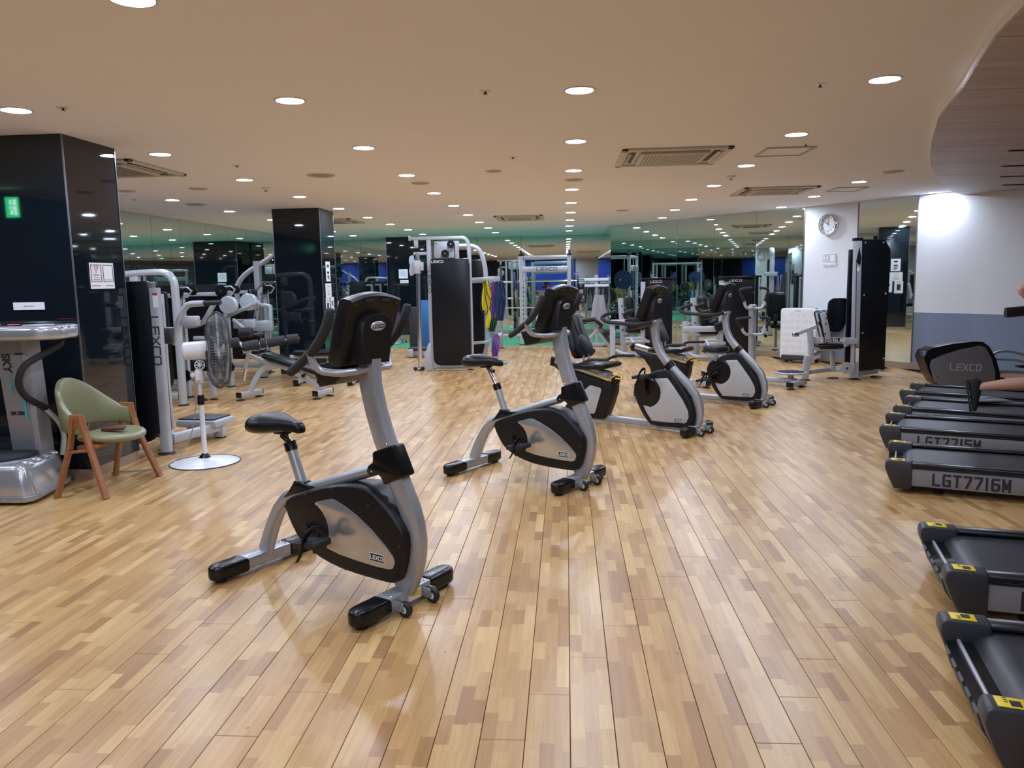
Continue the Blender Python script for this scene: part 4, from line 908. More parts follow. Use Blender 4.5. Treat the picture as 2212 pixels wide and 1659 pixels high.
part(t, 'second_post', M().tube([(-3.80, 7.12, .02), (-3.80, 7.12, 1.42)], (.075, .09), up=(0, 1, 0), bev=.02), SIL2, **W)
for z in (1.36, 1.265, .68): part(t, 'tie_bar', M().tube([(-3.60, 6.70, z), (-3.79, 7.10, z)], (.055, .03 if z < 1.3 else .07), up=(0, 0, 1)), SIL2, **W)
for x, y in ((-3.67, 6.88), (-3.72, 7.0)): part(t, 'guide_rod', M().cyl((x, y, .6), (x, y, 1.33), .011), CHR, **W)
part(t, 'weight_stack', M().box((-3.78, 6.93, .42), (.10, .25, .60), .01), SHR, **W)
part(t, 'base_beam', M().tube([(-3.60, 6.68, .10), (-3.80, 7.12, .10)], (.10, .07), up=(0, 0, 1)), SIL2, **W)
part(t, 'side_beam', M().tube([(-3.61, 6.80, .11), (-3.42, 7.36, .11)], (.07, .09), up=(0, 0, 1)), SIL2, **W)
part(t, 'platform', M().box((-3.58, 7.42, .155), (.44, .34, .07), .02, rot=(0, 0, R(-8))), SIL2, **W)
part(t, 'tread', M().box((-3.59, 7.43, .196), (.39, .30, .016), .004, rot=(0, 0, R(-8))), CHAR, **W)
part(t, 'foot_block', M().box((-3.42, 7.38, .065), (.10, .09, .11), .01), SIL2, **W); part(t, 'foot_block', M().box((-3.75, 7.5, .065), (.10, .09, .11), .01), SIL2, **W)
hfoot(t, -3.42, 7.38); hfoot(t, -3.75, 7.5); hfoot(t, -3.80, 7.12)
part(t, 'press_arm', M().tube([(-3.61, 7.0, .95), (-3.59, 7.0, 1.10), (-3.53, 7.0, 1.24), (-3.47, 7.0, 1.325), (-3.31, 7.0, 1.33)], (.055, .065), up=(0, 1, 0), bev=.026, fil=.06), SIL2, **W)
part(t, 'arm_box', M().box((-3.46, 7.02, 1.17), (.16, .08, .09), .015), SIL2, **W)
part(t, 'grip', M().cyl((-3.32, 7.0, 1.33), (-3.15, 7.0, 1.335), .022), FOAM, **W)
part(t, 'pivot_box', M().box((-3.68, 7.0, 1.04), (.16, .14, .15), .02), STEEL, **W)

# ---- second machine: tall bent frame behind
t = thing('bent_frame_machine', 'silver bent-tube machine frame behind the tall black shroud', 'exercise machine', (-5.1, 9.4, 0))
part(t, 'frame_tube', M().tube([(-5.95, 9.4, 1.60), (-5.2, 9.4, 1.66), (-4.80, 9.4, 1.66), (-4.80, 9.4, .02)], (.08, .115), up=(0, 1, 0), fil=.30, bev=.035, fseg=8), SIL2, **W)
part(t, 'stub', M().box((-5.30, 9.4, 1.56), (.11, .08, .14), .01), SIL2, **W); hfoot(t, -4.80, 9.4, .07)
part(t, 'rear_post', M().tube([(-5.95, 9.4, .02), (-5.95, 9.4, 1.62)], (.08, .10), up=(0, 1, 0)), SIL2, **W); hfoot(t, -5.95, 9.4, .07)
part(t, 'cross_beam', M().tube([(-4.85, 9.4, .12), (-5.9, 9.4, .12)], (.07, .08)), SIL2, **W)
shroud(t, -5.85, -4.95, .2, 1.42, 9.44, 9.50)

# ---- row of seated machines along the left mirrors
def left_machine(label, x, y, kind):
    t = thing('seated_press_machine' if kind != 1 else 'leg_extension_machine', label, 'exercise machine', (x - .45, y, 0))
    part(t, 'front_post', M().tube([(x, y, .02), (x, y, 1.38)], (.085, .10), up=(0, 1, 0), bev=.03), SIL2, **W); hfoot(t, x, y, .075)
    part(t, 'rear_post', M().tube([(x - .95, y + .2, .02), (x - .95, y + .2, 1.38)], (.08, .10), up=(0, 1, 0)), SIL2, **W); hfoot(t, x - .95, y + .2, .07)
    part(t, 'base_beam', M().tube([(x, y, .12), (x - .95, y + .2, .12)], (.08, .08)), SIL2, **W)
    part(t, 'top_beam', M().tube([(x, y, 1.36), (x - .95, y + .2, 1.36)], (.08, .06)), SIL2, **W)
    shroud(t, x - .88, x - .06, .22, 1.50, y + .12, y + .19, .24)
    pulley(t, x - .03, y - .06, 1.40, .085); pulley(t, x + .15, y + .02, 1.42, .06)
    part(t, 'pulley_bracket', M().tube([(x - .02, y - .03, 1.46), (x + .10, y - .03, 1.47), (x + .16, y - .03, 1.42), (x + .10, y - .03, 1.34), (x + .02, y - .03, 1.34)], (.02, .03), up=(0, 1, 0)), SIL2, **W)
    part(t, 'cable', M().cyl((x + .04, y - .06, 1.38), (x + .04, y - .06, .30), .004, n=6), INK, **W)
    pulley(t, x + .02, y - .08, .30, .075)
    return t
t = left_machine('silver seated machine along the left mirrors, nearest of the row, with padded arm', -5.08, 10.1, 0)
part(t, 'arm', M().tube([(-4.98, 10.0, .95), (-4.75, 9.95, .98), (-4.55, 9.9, 1.25)], (.05, .08), up=(0, 1, 0), fil=.1), SIL2, **W)
part(t, 'seat', M().pad((-4.62, 9.86, .50), (.38, .36, .07)), VIN, **W); part(t, 'seat_post', M().tube([(-4.62, 9.86, .05), (-4.62, 9.86, .47)], (.07, .07), up=(0, 1, 0)), SIL2, **W); hfoot(t, -4.62, 9.86)
part(t, 'leg_bar', M().cyl((-4.9, 10.0, .80), (-4.55, 10.02, .80), .03).cyl((-4.9, 10.0, 1.0), (-4.55, 10.02, 1.02), .03), SIL2, **W)
t = left_machine('silver leg extension machine along the left mirrors with two pale pivot discs', -4.93, 11.12, 1)
part(t, 'pivot_arm', M().tube([(-4.86, 10.95, 1.04), (-4.55, 10.9, 1.16), (-4.35, 10.9, 1.24)], (.05, .11), up=(0, 1, 0)), SIL2, **W)
for x_, z_, y_ in ((-4.74, 1.205, 10.78), (-4.60, 1.235, 11.15)): part(t, 'pivot_disc', M().lathe([(0, -.06), (.115, -.055), (.125, -.04), (.125, .04), (.115, .055), (0, .06)], (x_, y_, z_), 28, 'y'), SIL2, **W)
roller(t, (-4.42, 10.75, .82), (-4.60, 10.75, .82), .07); part(t, 'shin_bar', M().tube([(-4.5, 10.8, .82), (-4.72, 10.85, 1.0)], (.05, .05), up=(0, 1, 0)), SIL2, **W)
part(t, 'side_box', M().box((-4.62, 11.0, .93), (.30, .14, .13), .02), SIL2, **W)
bp = part(t, 'backrest', M().pad((-4.86, 11.9, 1.16), (.10, .34, .52), rot=(0, R(12), 0)), VIN, **W)
q = M().tube([(-4.84, 11.9, .85), (-4.71, 11.9, 1.44)], (.07, .05), up=(0, 1, 0)); part(t, 'back_post', q, SIL2, **W)
for k in range(4): part(t, 'pin_hole', M().cyl((-4.825 + .035 * k + .02, 11.868, .98 + .12 * k), (-4.825 + .035 * k + .02, 11.874, .98 + .12 * k), .012, n=8), INK, **W)
part(t, 'bent_arm', M().tube([(-4.77, 11.9, 1.18), (-4.60, 11.9, 1.15), (-4.57, 11.9, 1.14), (-4.56, 11.85, .92), (-4.56, 11.85, .80)], (.06, .08), up=(0, 1, 0), fil=.12), SIL2, **W)
part(t, 'seat_frame', M().box((-4.76, 11.85, .85), (.48, .10, .17), .03), SIL2, **W)
t = left_machine('tall silver lat pulldown machine at the back of the left mirror row', -5.02, 12.9, 2)
part(t, 'mast', M().tube([(-4.86, 12.2, .02), (-4.86, 12.2, 1.85)], (.10, .12), up=(0, 1, 0), bev=.02), SIL2, **W); hfoot(t, -4.86, 12.2, .07)
part(t, 'boom', M().tube([(-5.22, 12.2, 1.20), (-5.22, 12.2, 1.48), (-5.06, 12.2, 1.66), (-4.57, 12.2, 1.94)], (.07, .10), up=(0, 1, 0), fil=.12, bev=.03), SIL2, **W)
pulley(t, -4.60, 12.2, 1.86, .05); part(t, 'lat_cable', M().cyl((-4.62, 12.2, 1.84), (-4.62, 12.2, 1.52), .004, n=6), INK, **W)
part(t, 'lat_bar', M().tube([(-4.70, 11.75, 1.42), (-4.66, 11.9, 1.52), (-4.62, 12.6, 1.52), (-4.62, 12.75, 1.42)], .014, 8, fil=.04), CHR, **W)
part(t, 'mid_beam', M().tube([(-5.22, 12.2, 1.22), (-4.86, 12.2, 1.22)], (.07, .08)), SIL2, **W)
part(t, 'base_beam', M().tube([(-4.86, 12.2, .10), (-5.02, 12.9, .10)], (.08, .08)), SIL2, **W)
part(t, 'thigh_pad', M().pad((-4.72, 11.55, .70), (.30, .14, .12)), VIN, **W)
part(t, 'seat', M().pad((-4.75, 11.55, .48), (.32, .34, .07)), VIN, **W); part(t, 'seat_arm', M().tube([(-4.86, 12.2, .42), (-4.75, 11.55, .43)], (.06, .06)), SIL2, **W)

# ---- decline sit-up bench with foam rollers
t = thing('sit_up_bench', 'decline sit-up bench with black foam rollers, left of the nearest bike', 'bench', (-3.75, 10.1, 0))
for (x0, y0, x1, y1) in ((-4.22, 9.72, -4.10, 10.14), (-3.24, 9.80, -3.14, 10.14)):
    q = M().beam((x0, y0, .075), (x1, y1, .075), .075, .065, .012); f = part(t, 'floor_bar', q, SIL2, **W)
    d = Vector((x1 - x0, y1 - y0, 0)).normalized()
    for p, s in (((x0, y0), -1), ((x1, y1), 1)): part(f, 'end_cap', M().box((p[0] + d.x * s * .004, p[1] + d.y * s * .004, .075), (.082, .016, .07), .006, rot=(0, 0, math.atan2(-d.x, d.y))), BLKG, **W)
    for p, s in (((x0, y0), .03), ((x1, y1), -.03)): hfoot(t, p[0] + d.x * s, p[1] + d.y * s)
part(t, 'rear_leg', M().tube([(-4.16, 9.93, .10), (-4.08, 9.94, .25), (-3.98, 9.95, .40), (-3.80, 9.95, .46), (-3.60, 9.95, .38), (-3.20, 9.96, .12)], (.07, .06), up=(0, 1, 0), fil=.12), SIL2, **W)
part(t, 'head_tube', M().tube([(-4.20, 9.93, .40), (-4.13, 9.93, .64)], (.05, .05), up=(0, 1, 0)).tube([(-4.15, 9.93, .58), (-3.80, 9.94, .43)], (.055, .055), up=(0, 1, 0)), SIL2, **W)
part(t, 'adjust_tube', M().cyl((-4.235, 9.93, .24), (-4.19, 9.93, .42), .021), CHR, **W)
for (p, q_) in (((-4.42, 9.75, .74), (-4.20, 9.80, .76)), ((-4.13, 9.72, .70), (-3.94, 9.79, .73)), ((-3.93, 9.80, .735), (-3.86, 9.83, .745)), ((-3.85, 9.83, .74), (-3.64, 9.92, .77)), ((-3.63, 9.93, .77), (-3.48, 9.98, .785))): roller(t, p, q_, .062)
part(t, 'roller_bar', M().cyl((-4.20, 9.80, .75), (-4.13, 9.72, .71), .02).cyl((-3.94, 9.79, .73), (-3.93, 9.80, .73), .02).cyl((-4.15, 9.80, .62), (-4.0, 9.78, .73), .022), SIL2, **W)
part(t, 'board_upper', M().pad((-3.70, 9.95, .50), (.48, .30, .075), rot=(0, R(19), 0)), VIN, **W)
part(t, 'board_lower', M().pad((-3.27, 9.97, .36), (.42, .28, .07), rot=(0, R(19), 0)), VIN, **W)
part(t, 'board_rail', M().tube([(-3.92, 9.95, .52), (-3.08, 9.97, .24)], (.05, .04), up=(0, 1, 0)), SIL2, **W)
part(t, 'hinge', M().box((-3.62, 9.90, .42), (.10, .05, .09), .01), SIL2, **W)
for (x, z) in ((-3.42, .30), (-3.22, .22)): part(t, 'adjust_knob', M().cyl((x, 9.88, z), (x, 9.93, z), .022), BLKG, **W)
# ---- second bench behind it (low black pad seen against the second column)
t = thing('flat_bench', 'flat black bench on a silver frame behind the decline bench', 'bench', (-3.45, 11.3, 0))
part(t, 'pad', M().pad((-3.55, 11.35, .47), (.95, .28, .08)), VIN, **W); part(t, 'rail', M().tube([(-4.1, 11.35, .41), (-3.05, 11.35, .41)], (.06, .05)), SIL2, **W)
for (x) in (-3.95, -3.15):
    part(t, 'leg', M().tube([(x, 11.35, .40), (x, 11.35, .07)], (.06, .06), up=(0, 1, 0)), SIL2, **W); f = part(t, 'floor_bar', M().beam((x, 11.10, .06), (x, 11.60, .06), .075, .06, .012), SIL2, **W)
    for s in (11.09, 11.61): part(f, 'end_cap', M().box((x, s, .06), (.082, .016, .068), .006), BLKG, **W)
    for s in (11.14, 11.56): hfoot(t, x, s)

# ---- notices on the columns
def notice(name, label, o, xa, w_, h_, marks, cat='notice', base=WHT):
    """thin sheet in the plane of o: xa reading direction, z up; marks = (x,z,w,h,material) in fractions"""
    x = Vector(xa).normalized(); n = x.cross(Vector((0, 0, 1))); t = thing(name, label, cat, Vector(o) - Vector((0, 0, h_ / 2)))
    mt_ = Matrix((x, -n, (0, 0, 1))).transposed().to_4x4()
    q = M(); q.X = mt_; q.box((0, -.002, h_ / 2), (w_, .003, h_), 0); part(t, 'sheet', q, base)
    for i, (a, b_, c, d, m_) in enumerate(marks):
        q = M(); q.X = mt_; q.box((a * w_, -.0042, h_ * (.5 + b_)), (c * w_, .0014, d * h_), 0); part(t, 'print', q, m_)
    return t, mt_
def wifi(t, mt_, cx2, cz2, s):
    q = M(); q.X = mt_
    for k in (1, 2, 3):
        r_ = s * .33 * k; q.tube([(cx2 + r_ * math.cos(a), -.005, cz2 + r_ * math.sin(a)) for a in [R(d) for d in range(50, 131, 16)]], (.0012, s * .13), up=(0, 1, 0))
    q.lathe([(0, -.0055), (s * .09, -.0055), (s * .09, -.004)], (cx2, 0, cz2), 10, 'y'); part(t, 'wireless_symbol', q, RED)
def wifi_notice(label, o, xa, w_, h_):
    F = .02
    mk = [(-.25, .10, .40, F, INK), (-.25, -.32, .40, F, INK), (-.45, -.11, F, .44, INK), (-.045, -.11, F, .44, INK), (.25, .10, .42, F, INK), (.25, -.32, .42, F, INK), (.045, -.11, F, .44, INK), (.455, -.11, F, .44, INK)]
    mk = [(a, b_ + .13, c, d if d < .1 else .42 + .2, m_) for a, b_, c, d, m_ in mk]
    mk = [(-.25, .42, .42, .018, INK), (-.25, -.22, .42, .018, INK), (-.455, .10, .018, .64, INK), (-.045, .10, .018, .64, INK), (.25, .42, .42, .018, INK), (.25, -.22, .42, .018, INK), (.045, .10, .018, .64, INK), (.455, .10, .018, .64, INK),
          (-.25, .03, .24, .03, RED), (-.25, -.07, .2, .018, INKG), (-.25, -.15, .26, .022, INKG), (.25, -.15, .34, .012, INKG), (-.28, -.38, .36, .02, INKG), (.28, -.38, .3, .02, INKG)]
    t, mt_ = notice('wifi_notice', label, o, xa, w_, h_, mk); wifi(t, mt_, -.25 * w_, h_ * .63, w_ * .17); return t
wifi_notice('white notice sheet with red wireless symbol on the near black column', (-3.718, 6.11, 1.585), (0, 1, 0), .325, .205)
t, mt_ = notice('shoe_notice', 'white strip notice with Korean writing on the near black column', (-4.10, 5.751, 1.362), (1, 0, 0), .25, .058, [])
text(t, '신발을 벗고 이용해주세요', frame((0, -.0036, .029), (1, 0, 0), (0, 0, 1)), .023, INK, cjk=True)
for (y, z, w_, h_, lab, mk) in ((12.27, 1.667, .22, .31, 'white tall notice with bold print, topmost on the second black column', [(.0, .28, .4, .14, INK), (0, -.05, .45, .12, INK), (0, -.25, .4, .1, INK), (.1, -.36, .3, .04, INKG)]), (12.25, 1.37, .30, .225, 'white notice with faint drawing, middle one on the second black column', [(0, .3, .4, .03, INKG), (-.05, .05, .35, .02, INKG), (.1, -.1, .3, .02, INKG), (.0, -.25, .4, .05, INKG)]), (12.18, 1.10, .20, .31, 'white tall notice with black block, lowest on the second black column', [(0, .0, .45, .5, INK), (0, .36, .3, .04, INKG)]), (12.42, 1.12, .18, .29, 'white narrow notice, lowest right on the second black column', [(0, .15, .4, .28, INKG), (0, -.2, .5, .03, INKG)])):
    notice('notice', lab, (-3.750, y, z), (0, 1, 0), w_, h_, mk, 'notice')
notice('notice', 'white notice sheet on the far black pier', (-4.24, 20.445, 1.68), (1, 0, 0), .24, .24, [(0, .2, .6, .04, INKG), (0, .05, .7, .02, INKG), (0, -.05, .7, .02, INKG), (0, -.15, .7, .02, INKG)])
notice('notice', 'small white label below the notice on the far black pier', (-4.22, 20.445, 1.48), (1, 0, 0), .22, .08, [(0, 0, .7, .1, INKG)])
# ================================================================ CENTRE AND BACK
# ---- cable tower with black weight shroud
t = thing('cable_tower', 'tall silver cable tower with big black shroud and chrome column, centre back', 'exercise machine', (-1.9, 12.9, 0))
shroud(t, -2.20, -1.575, .09, 1.845, 12.80, 12.84, .14, logo=(-2.09, 1.80, .05))
part(t, 'shroud_frame', M().tube([(-2.225, 12.9, 1.9), (-2.225, 12.9, .06), (-1.56, 12.9, .06), (-1.56, 12.9, 1.9)], (.03, .03), up=(0, 1, 0), fil=.16), SIL2, **W)
c = part(t, 'left_column', M().tube([(-2.245, 12.95, .0), (-2.245, 12.95, 2.16)], (.065, .12), up=(0, 1, 0), bev=.02), SIL2, **W)
wtext(c, 'LEXCO', (-2.243, 12.885, 1.48), (0, 0, -1), (1, 0, 0), .07, STEEL, bold=.001, xs=1.6)
part(t, 'top_frame', M().tube([(-2.56, 12.95, 2.185), (-1.60, 12.95, 2.185), (-1.575, 12.95, 1.95), (-1.575, 12.95, .04)], (.06, .09), up=(0, 1, 0), fil=.22, bev=.02, fseg=8), SIL2, **W)
part(t, 'upper_bracket', M().tube([(-2.50, 12.95, 1.94), (-2.26, 12.95, 1.94)], (.05, .06), up=(0, 1, 0)), SIL2, **W)
part(t, 'top_hook', M().box((-2.455, 12.95, 2.10), (.07, .06, .15), .025).box((-2.56, 12.95, 2.19), (.03, .07, .09), .01), SIL2, **W)
part(t, 'chrome_column', M().tube([(-2.455, 12.95, .05), (-2.435, 12.95, 1.95)], (.065, .065), up=(0, 1, 0), bev=.01), CHR, **W)
part(t, 'carriage', M().box((-2.435, 12.9, 1.72), (.10, .12, .22), .012).box((-2.36, 12.88, 1.73), (.06, .08, .14), .01), SIL2, **W)
part(t, 'cam_plate', M().prism([(-2.56, 1.90), (-2.50, 1.92), (-2.48, 1.82), (-2.50, 1.72), (-2.49, 1.60), (-2.56, 1.57), (-2.58, 1.66), (-2.56, 1.74), (-2.58, 1.82)], 12.90, 12.92, 'xz', .003, .02), SIL2, **W)
part(t, 'cable_handle', M().cyl((-2.82, 12.88, 1.44), (-2.60, 12.88, 1.43), .014).cyl((-2.60, 12.88, 1.43), (-2.46, 12.9, 1.43), .005), BLK, **W)
pulley(t, -1.87, 12.90, 2.08, .062); pulley(t, -1.97, 12.90, 1.93, .062)
part(t, 'pulley_plate', M().prism([(-2.16, 1.86), (-1.76, 1.86), (-1.74, 2.14), (-2.16, 2.14)], 12.96, 12.97, 'xz', .003, .03), SIL2, **W)
part(t, 'top_cable', M().cyl((-1.81, 12.90, 2.06), (-1.81, 12.90, 1.86), .006).cyl((-2.40, 12.95, 2.06), (-2.10, 12.9, 2.10), .005), INK, **W)
part(t, 'side_plate', M().prism([(-2.38, .02), (-2.24, .02), (-2.24, .48), (-2.30, .46), (-2.32, .36), (-2.38, .30), (-2.36, .20), (-2.40, .12)], 12.88, 12.90, 'xz', .004, .03), SIL2, **W)
for x in (-2.46, -1.60): hfoot(t, x, 12.95, .05)
part(t, 'base_beam', M().tube([(-2.46, 12.95, .05), (-1.60, 12.95, .05)], (.06, .05)), SIL2, **W)
for x in (-2.52, -2.40): part(t, 'end_knob', M().ball((x, 12.86, .04), .035, 12, 8), BLKG, **W)
for s_ in range(2):
    q = M()
    for k in range(9): q.lathe([(0, 12.797), (.006, 12.797), (.006, 12.80)], ((-2.15, -1.63)[s_], 0, .35 + .15 * k), 8, 'y')
    q = part(t, 'shroud_holes', q, GRYD, **W); q['kind'] = 'stuff'
# ---- second half of the station behind it, with storage arms
t = thing('cable_station_frame', 'second silver bent frame with dark stack and side arms behind the cable tower', 'exercise machine', (-1.5, 14.2, 0))
part(t, 'bent_frame', M().tube([(-1.95, 14.2, 2.10), (-1.55, 14.2, 2.10), (-1.44, 14.2, 1.72), (-1.44, 14.2, .30), (-1.52, 14.2, .03)], (.08, .12), up=(0, 1, 0), fil=.22, bev=.03, fseg=7), SIL2, **W)
shroud(t, -1.72, -1.475, .1, 1.85, 14.25, 14.30, .05)
part(t, 'upper_arm', M().tube([(-1.72, 14.1, 1.48), (-1.30, 14.1, 1.50), (-1.22, 14.4, 1.50)], (.05, .10), up=(0, 0, 1), fil=.05), SIL2, **W)
part(t, 'lower_arm', M().tube([(-1.72, 14.0, .36), (-1.42, 14.0, .38), (-1.20, 14.1, .50), (-1.20, 14.3, .50)], (.05, .10), up=(0, 1, 0), fil=.05), SIL2, **W)
hfoot(t, -1.52, 14.2, .06); part(t, 'rear_post', M().tube([(-1.95, 14.2, .02), (-1.95, 14.2, 2.10)], (.07, .09), up=(0, 1, 0)), SIL2, **W); hfoot(t, -1.95, 14.2, .06)
def band(label, name, xs_, z0, z1, y, m_, w_=.05, waves=2):
    rg = []
    n = 8
    for k in range(n + 1):
        u = k / n; z = z0 + (z1 - z0) * u; ww = w_ * (.75 + .35 * math.sin(PI * u)); cx2 = xs_ + .012 * math.sin(u * 5)
        rg.append([Vector((cx2 + ww * (i / 4 - 1), y + .018 * math.sin(i * waves + u * 3) + th, z)) for (th, rr) in ((0, range(9)), (.012, range(8, -1, -1))) for i in rr])
    return solo(name, M().loft(rg), m_, label, 'exercise band', 'exercise bands hung on the cable station', ang=60)
band('bright yellow elastic band hanging on the cable station arm', 'exercise_band', -1.42, 1.47, .95, 13.98, YELB, .075)
band('narrow yellow tail strap hanging under the yellow band', 'exercise_band', -1.39, .95, .64, 13.96, YELB, .04, 1)
band('long purple elastic band beside the yellow one', 'exercise_band', -1.30, 1.44, .80, 14.06, PURB, .05)
band('purple band hanging low on the lower arm near the floor', 'exercise_band', -1.27, .52, .12, 13.95, PURB, .07, 3)
band('navy blue band hanging right of the purple one', 'exercise_band', -1.17, 1.46, .76, 13.98, BLUB, .085)
band('dark green band bundle hanging between the arms', 'exercise_band', -1.33, .85, .56, 14.10, GRNB, .07, 3)
solo('handle_cord', M().tube([(-1.45, 13.9, 1.47), (-1.50, 13.9, 1.15), (-1.52, 13.9, .95), (-1.42, 13.9, .86), (-1.38, 13.9, .95), (-1.43, 13.9, 1.2), (-1.44, 13.9, 1.47)], .007, 8, fil=.06), INK, 'black looped cord hanging over the yellow band', 'cord', 'exercise bands hung on the cable station')
solo('handle_cord', M().tube([(-1.42, 13.88, 1.48), (-1.39, 13.88, 1.25), (-1.33, 13.88, 1.12), (-1.29, 13.88, 1.2), (-1.37, 13.88, 1.47)], .007, 8, fil=.05), INK, 'smaller black cord loop right of the longer one on the arm', 'cord', 'exercise bands hung on the cable station')
# things by the far pier
q = M().prism([(-1.60, 13.45), (-1.18, 13.55), (-1.05, 13.85), (-1.45, 13.75)], .002, .022, 'xy', .006, .03); solo('folded_mat', q, TEAL, 'teal green folded mat lying on the floor by the cable station', 'mat')
t = thing('step_platform', 'low grey aerobic step on the floor left of the cable tower', 'step', (-2.85, 15.3, 0))
part(t, 'top', M().box((-2.80, 15.3, .165), (.62, .30, .05), .015), GRYD, **W); part(t, 'body', M().box((-2.80, 15.3, .075), (.56, .28, .13), .02, taper=(.95, .9)), GRY, **W); part(t, 'end_block', M().box((-3.06, 15.24, .085), (.13, .26, .16), .02), PANG, **W)
solo('foam_cylinder', M().lathe([(0, 0), (.12, 0), (.125, .02), (.125, .93), (.12, .95), (0, .95)], (-3.15, 16.2, 0), 24), CHAR, 'upright black foam roller standing by the far pier', 'foam roller')
solo('exercise_mat', M().box((-3.02, 16.75, .54), (.22, .04, 1.08), .006), BLUM, 'blue exercise mat standing on end behind the black foam roller', 'mat')
def dumbbell(p, d, r, L, m_, label, group, hm=CHR):
    t = thing('dumbbell', label, 'dumbbell', p, 0, group); d = Vector(d).normalized()
    for s in (-1, 1):
        o = M(); a = d * (s * L * .22); b_ = d * (s * L * .5); o.cyl(a, a + (b_ - a) * .12, r * .88, r, 16).cyl(a + (b_ - a) * .12, a + (b_ - a) * .88, r, r, 16).cyl(a + (b_ - a) * .88, b_, r, r * .88, 16); o.v = [(v[0], v[1], v[2] + r) for v in o.v]
        h = part(t, 'head', o, m_)
        part(h, 'end_cap', M().cyl(Vector((0, 0, r)) + b_, Vector((0, 0, r)) + b_ + d * (s * .004), r * .45), PANG)
    part(t, 'handle', M().cyl(Vector((0, 0, r)) - d * (L * .23), Vector((0, 0, r)) + d * (L * .23), .014), hm); return t
for i in range(3): dumbbell((-3.86 + .17 * i, 18.9, .005), (1, .1, 0), .055, .15, REDP, ('left', 'middle', 'right')[i] + ' one of three red dumbbells on the green turf mat', 'red dumbbells on the turf')
dumbbell((-4.02, 18.75, .005), (1, 0, 0), .045, .13, BLUP, 'single small blue dumbbell beside the red ones on the turf', 'red dumbbells on the turf')
t = thing('plate_tree', 'silver weight plate tree with dark plates on the green turf, far left', 'weight rack', (-4.25, 18.45, 0))
part(t, 'base', M().box((-4.25, 18.45, .09), (.50, .40, .10), .02).box((-4.25, 18.45, .03), (.58, .48, .05), .01), SIL2, **W); part(t, 'mast', M().tube([(-4.25, 18.45, .1), (-4.25, 18.45, 1.10)], (.07, .07), up=(0, 1, 0)), SIL2, **W)
for z, s, r_ in ((.38, 1, .16), (.38, -1, .14), (.68, 1, .19), (.98, -1, .13), (.72, -1, .16)):
    part(t, 'peg', M().cyl((-4.25, 18.40, z), (-4.25 + s * .24, 18.40, z), .018), CHR, **W); part(t, 'weight_plate', M().lathe([(.02, -.02), (r_, -.02), (r_, .02), (.02, .02)], (-4.25 + s * .13, 18.36, z), 24, 'x' if False else 'y'), STEEL, **W)
# dumbbell rack under the far-left mirrors, facing right, seen in the right-hand mirrors
t = thing('dumbbell_rack', 'three-tier dumbbell rack near the far pier, seen in the right mirrors', 'rack', (-5.3, 19.0, 0))
for y in (18.3, 19.75): part(t, 'side_frame', M().tube([(-5.6, y, .02), (-5.35, y, 1.05)], (.06, .08), up=(0, 1, 0)).tube([(-5.62, y, .04), (-5.05, y, .04)], (.06, .06)), SIL2, **W)
SHX = []
for k, (x, z) in enumerate(((-5.22, .22), (-5.30, .55), (-5.38, .88))):
    part(t, 'shelf', M().box((x, 19.02, z), (.22, 1.42, .03), .006), SIL2, **W)
    for j in range(6):
        dumbbell((x, 18.47 + .22 * j, z + .016), (1, 0, 0), .075 - .008 * k, .20, RUB, 'black round dumbbell on the rack, %s shelf, %s from the pier side' % (('bottom', 'middle', 'top')[k], NTH[5 - j]), 'dumbbells on the three-tier rack')

# ---- smith machine and low bar rack at the back
t = thing('smith_machine', 'silver smith rack with lettered cross beam, barbell and plates, back centre', 'exercise machine', (-.4, 18.0, 0))
def plate(t, x, y, z, r, m_, w_=.035):
    p = part(t, 'weight_plate', M().lathe([(.025, -w_ / 2), (r * .55, -w_ / 2), (r * .6, -w_ * .35), (r * .85, -w_ * .35), (r * .9, -w_ / 2), (r, -w_ / 2), (r, w_ / 2), (.025, w_ / 2)], (x, y, z), 28, 'x'), m_, **W); return p
for (x, y) in ((-1.0, 17.75), (.08, 17.75), (-1.0, 18.75), (.08, 18.75)):
    part(t, 'upright', M().tube([(x, y, .02), (x, y, 2.02)], (.09, .07), up=(0, 1, 0), bev=.012), SIL2, **W); hfoot(t, x, y, .07); part(t, 'top_knob', M().lathe([(0, 2.12), (.02, 2.12), (.03, 2.05), (.055, 2.03), (.055, 2.0), (0, 2.0)], (x, y, 0), 14), BLKG, **W)
for (x) in (-1.09, .17): part(t, 'guide_rod', M().cyl((x, 17.85, .10), (x, 17.85, 1.98), .016), CHR, **W)
for y in (17.75, 18.75): part(t, 'top_beam', M().tube([(-1.05, y, 1.97), (.13, y, 1.97)], (.06, .07)), SIL2, **W)
for x in (-1.0, .08): part(t, 'side_beam', M().tube([(x, 17.75, 1.97), (x, 18.75, 1.97)], (.06, .06)).tube([(x, 17.75, .07), (x, 18.75, .07)], (.07, .08)), SIL2, **W)
cb_ = part(t, 'cross_beam', M().box((-.46, 17.72, 1.70), (1.02, .05, .13), .015), SIL2, **W)
wtext(cb_, 'LEXCO', (-.42, 17.692, 1.70), (1, 0, 0), (0, 0, 1), .095, STEEL, bold=.001, xs=1.5)
part(t, 'barbell', M().cyl((-1.50, 17.85, 1.43), (.62, 17.85, 1.43), .015).cyl((-1.52, 17.85, 1.43), (-1.20, 17.85, 1.43), .026).cyl((.28, 17.85, 1.43), (.64, 17.85, 1.43), .026), CHR, **W)
plate(t, -1.16, 17.85, 1.43, .225, BLUB); plate(t, .27, 17.85, 1.43, .225, BLUB)
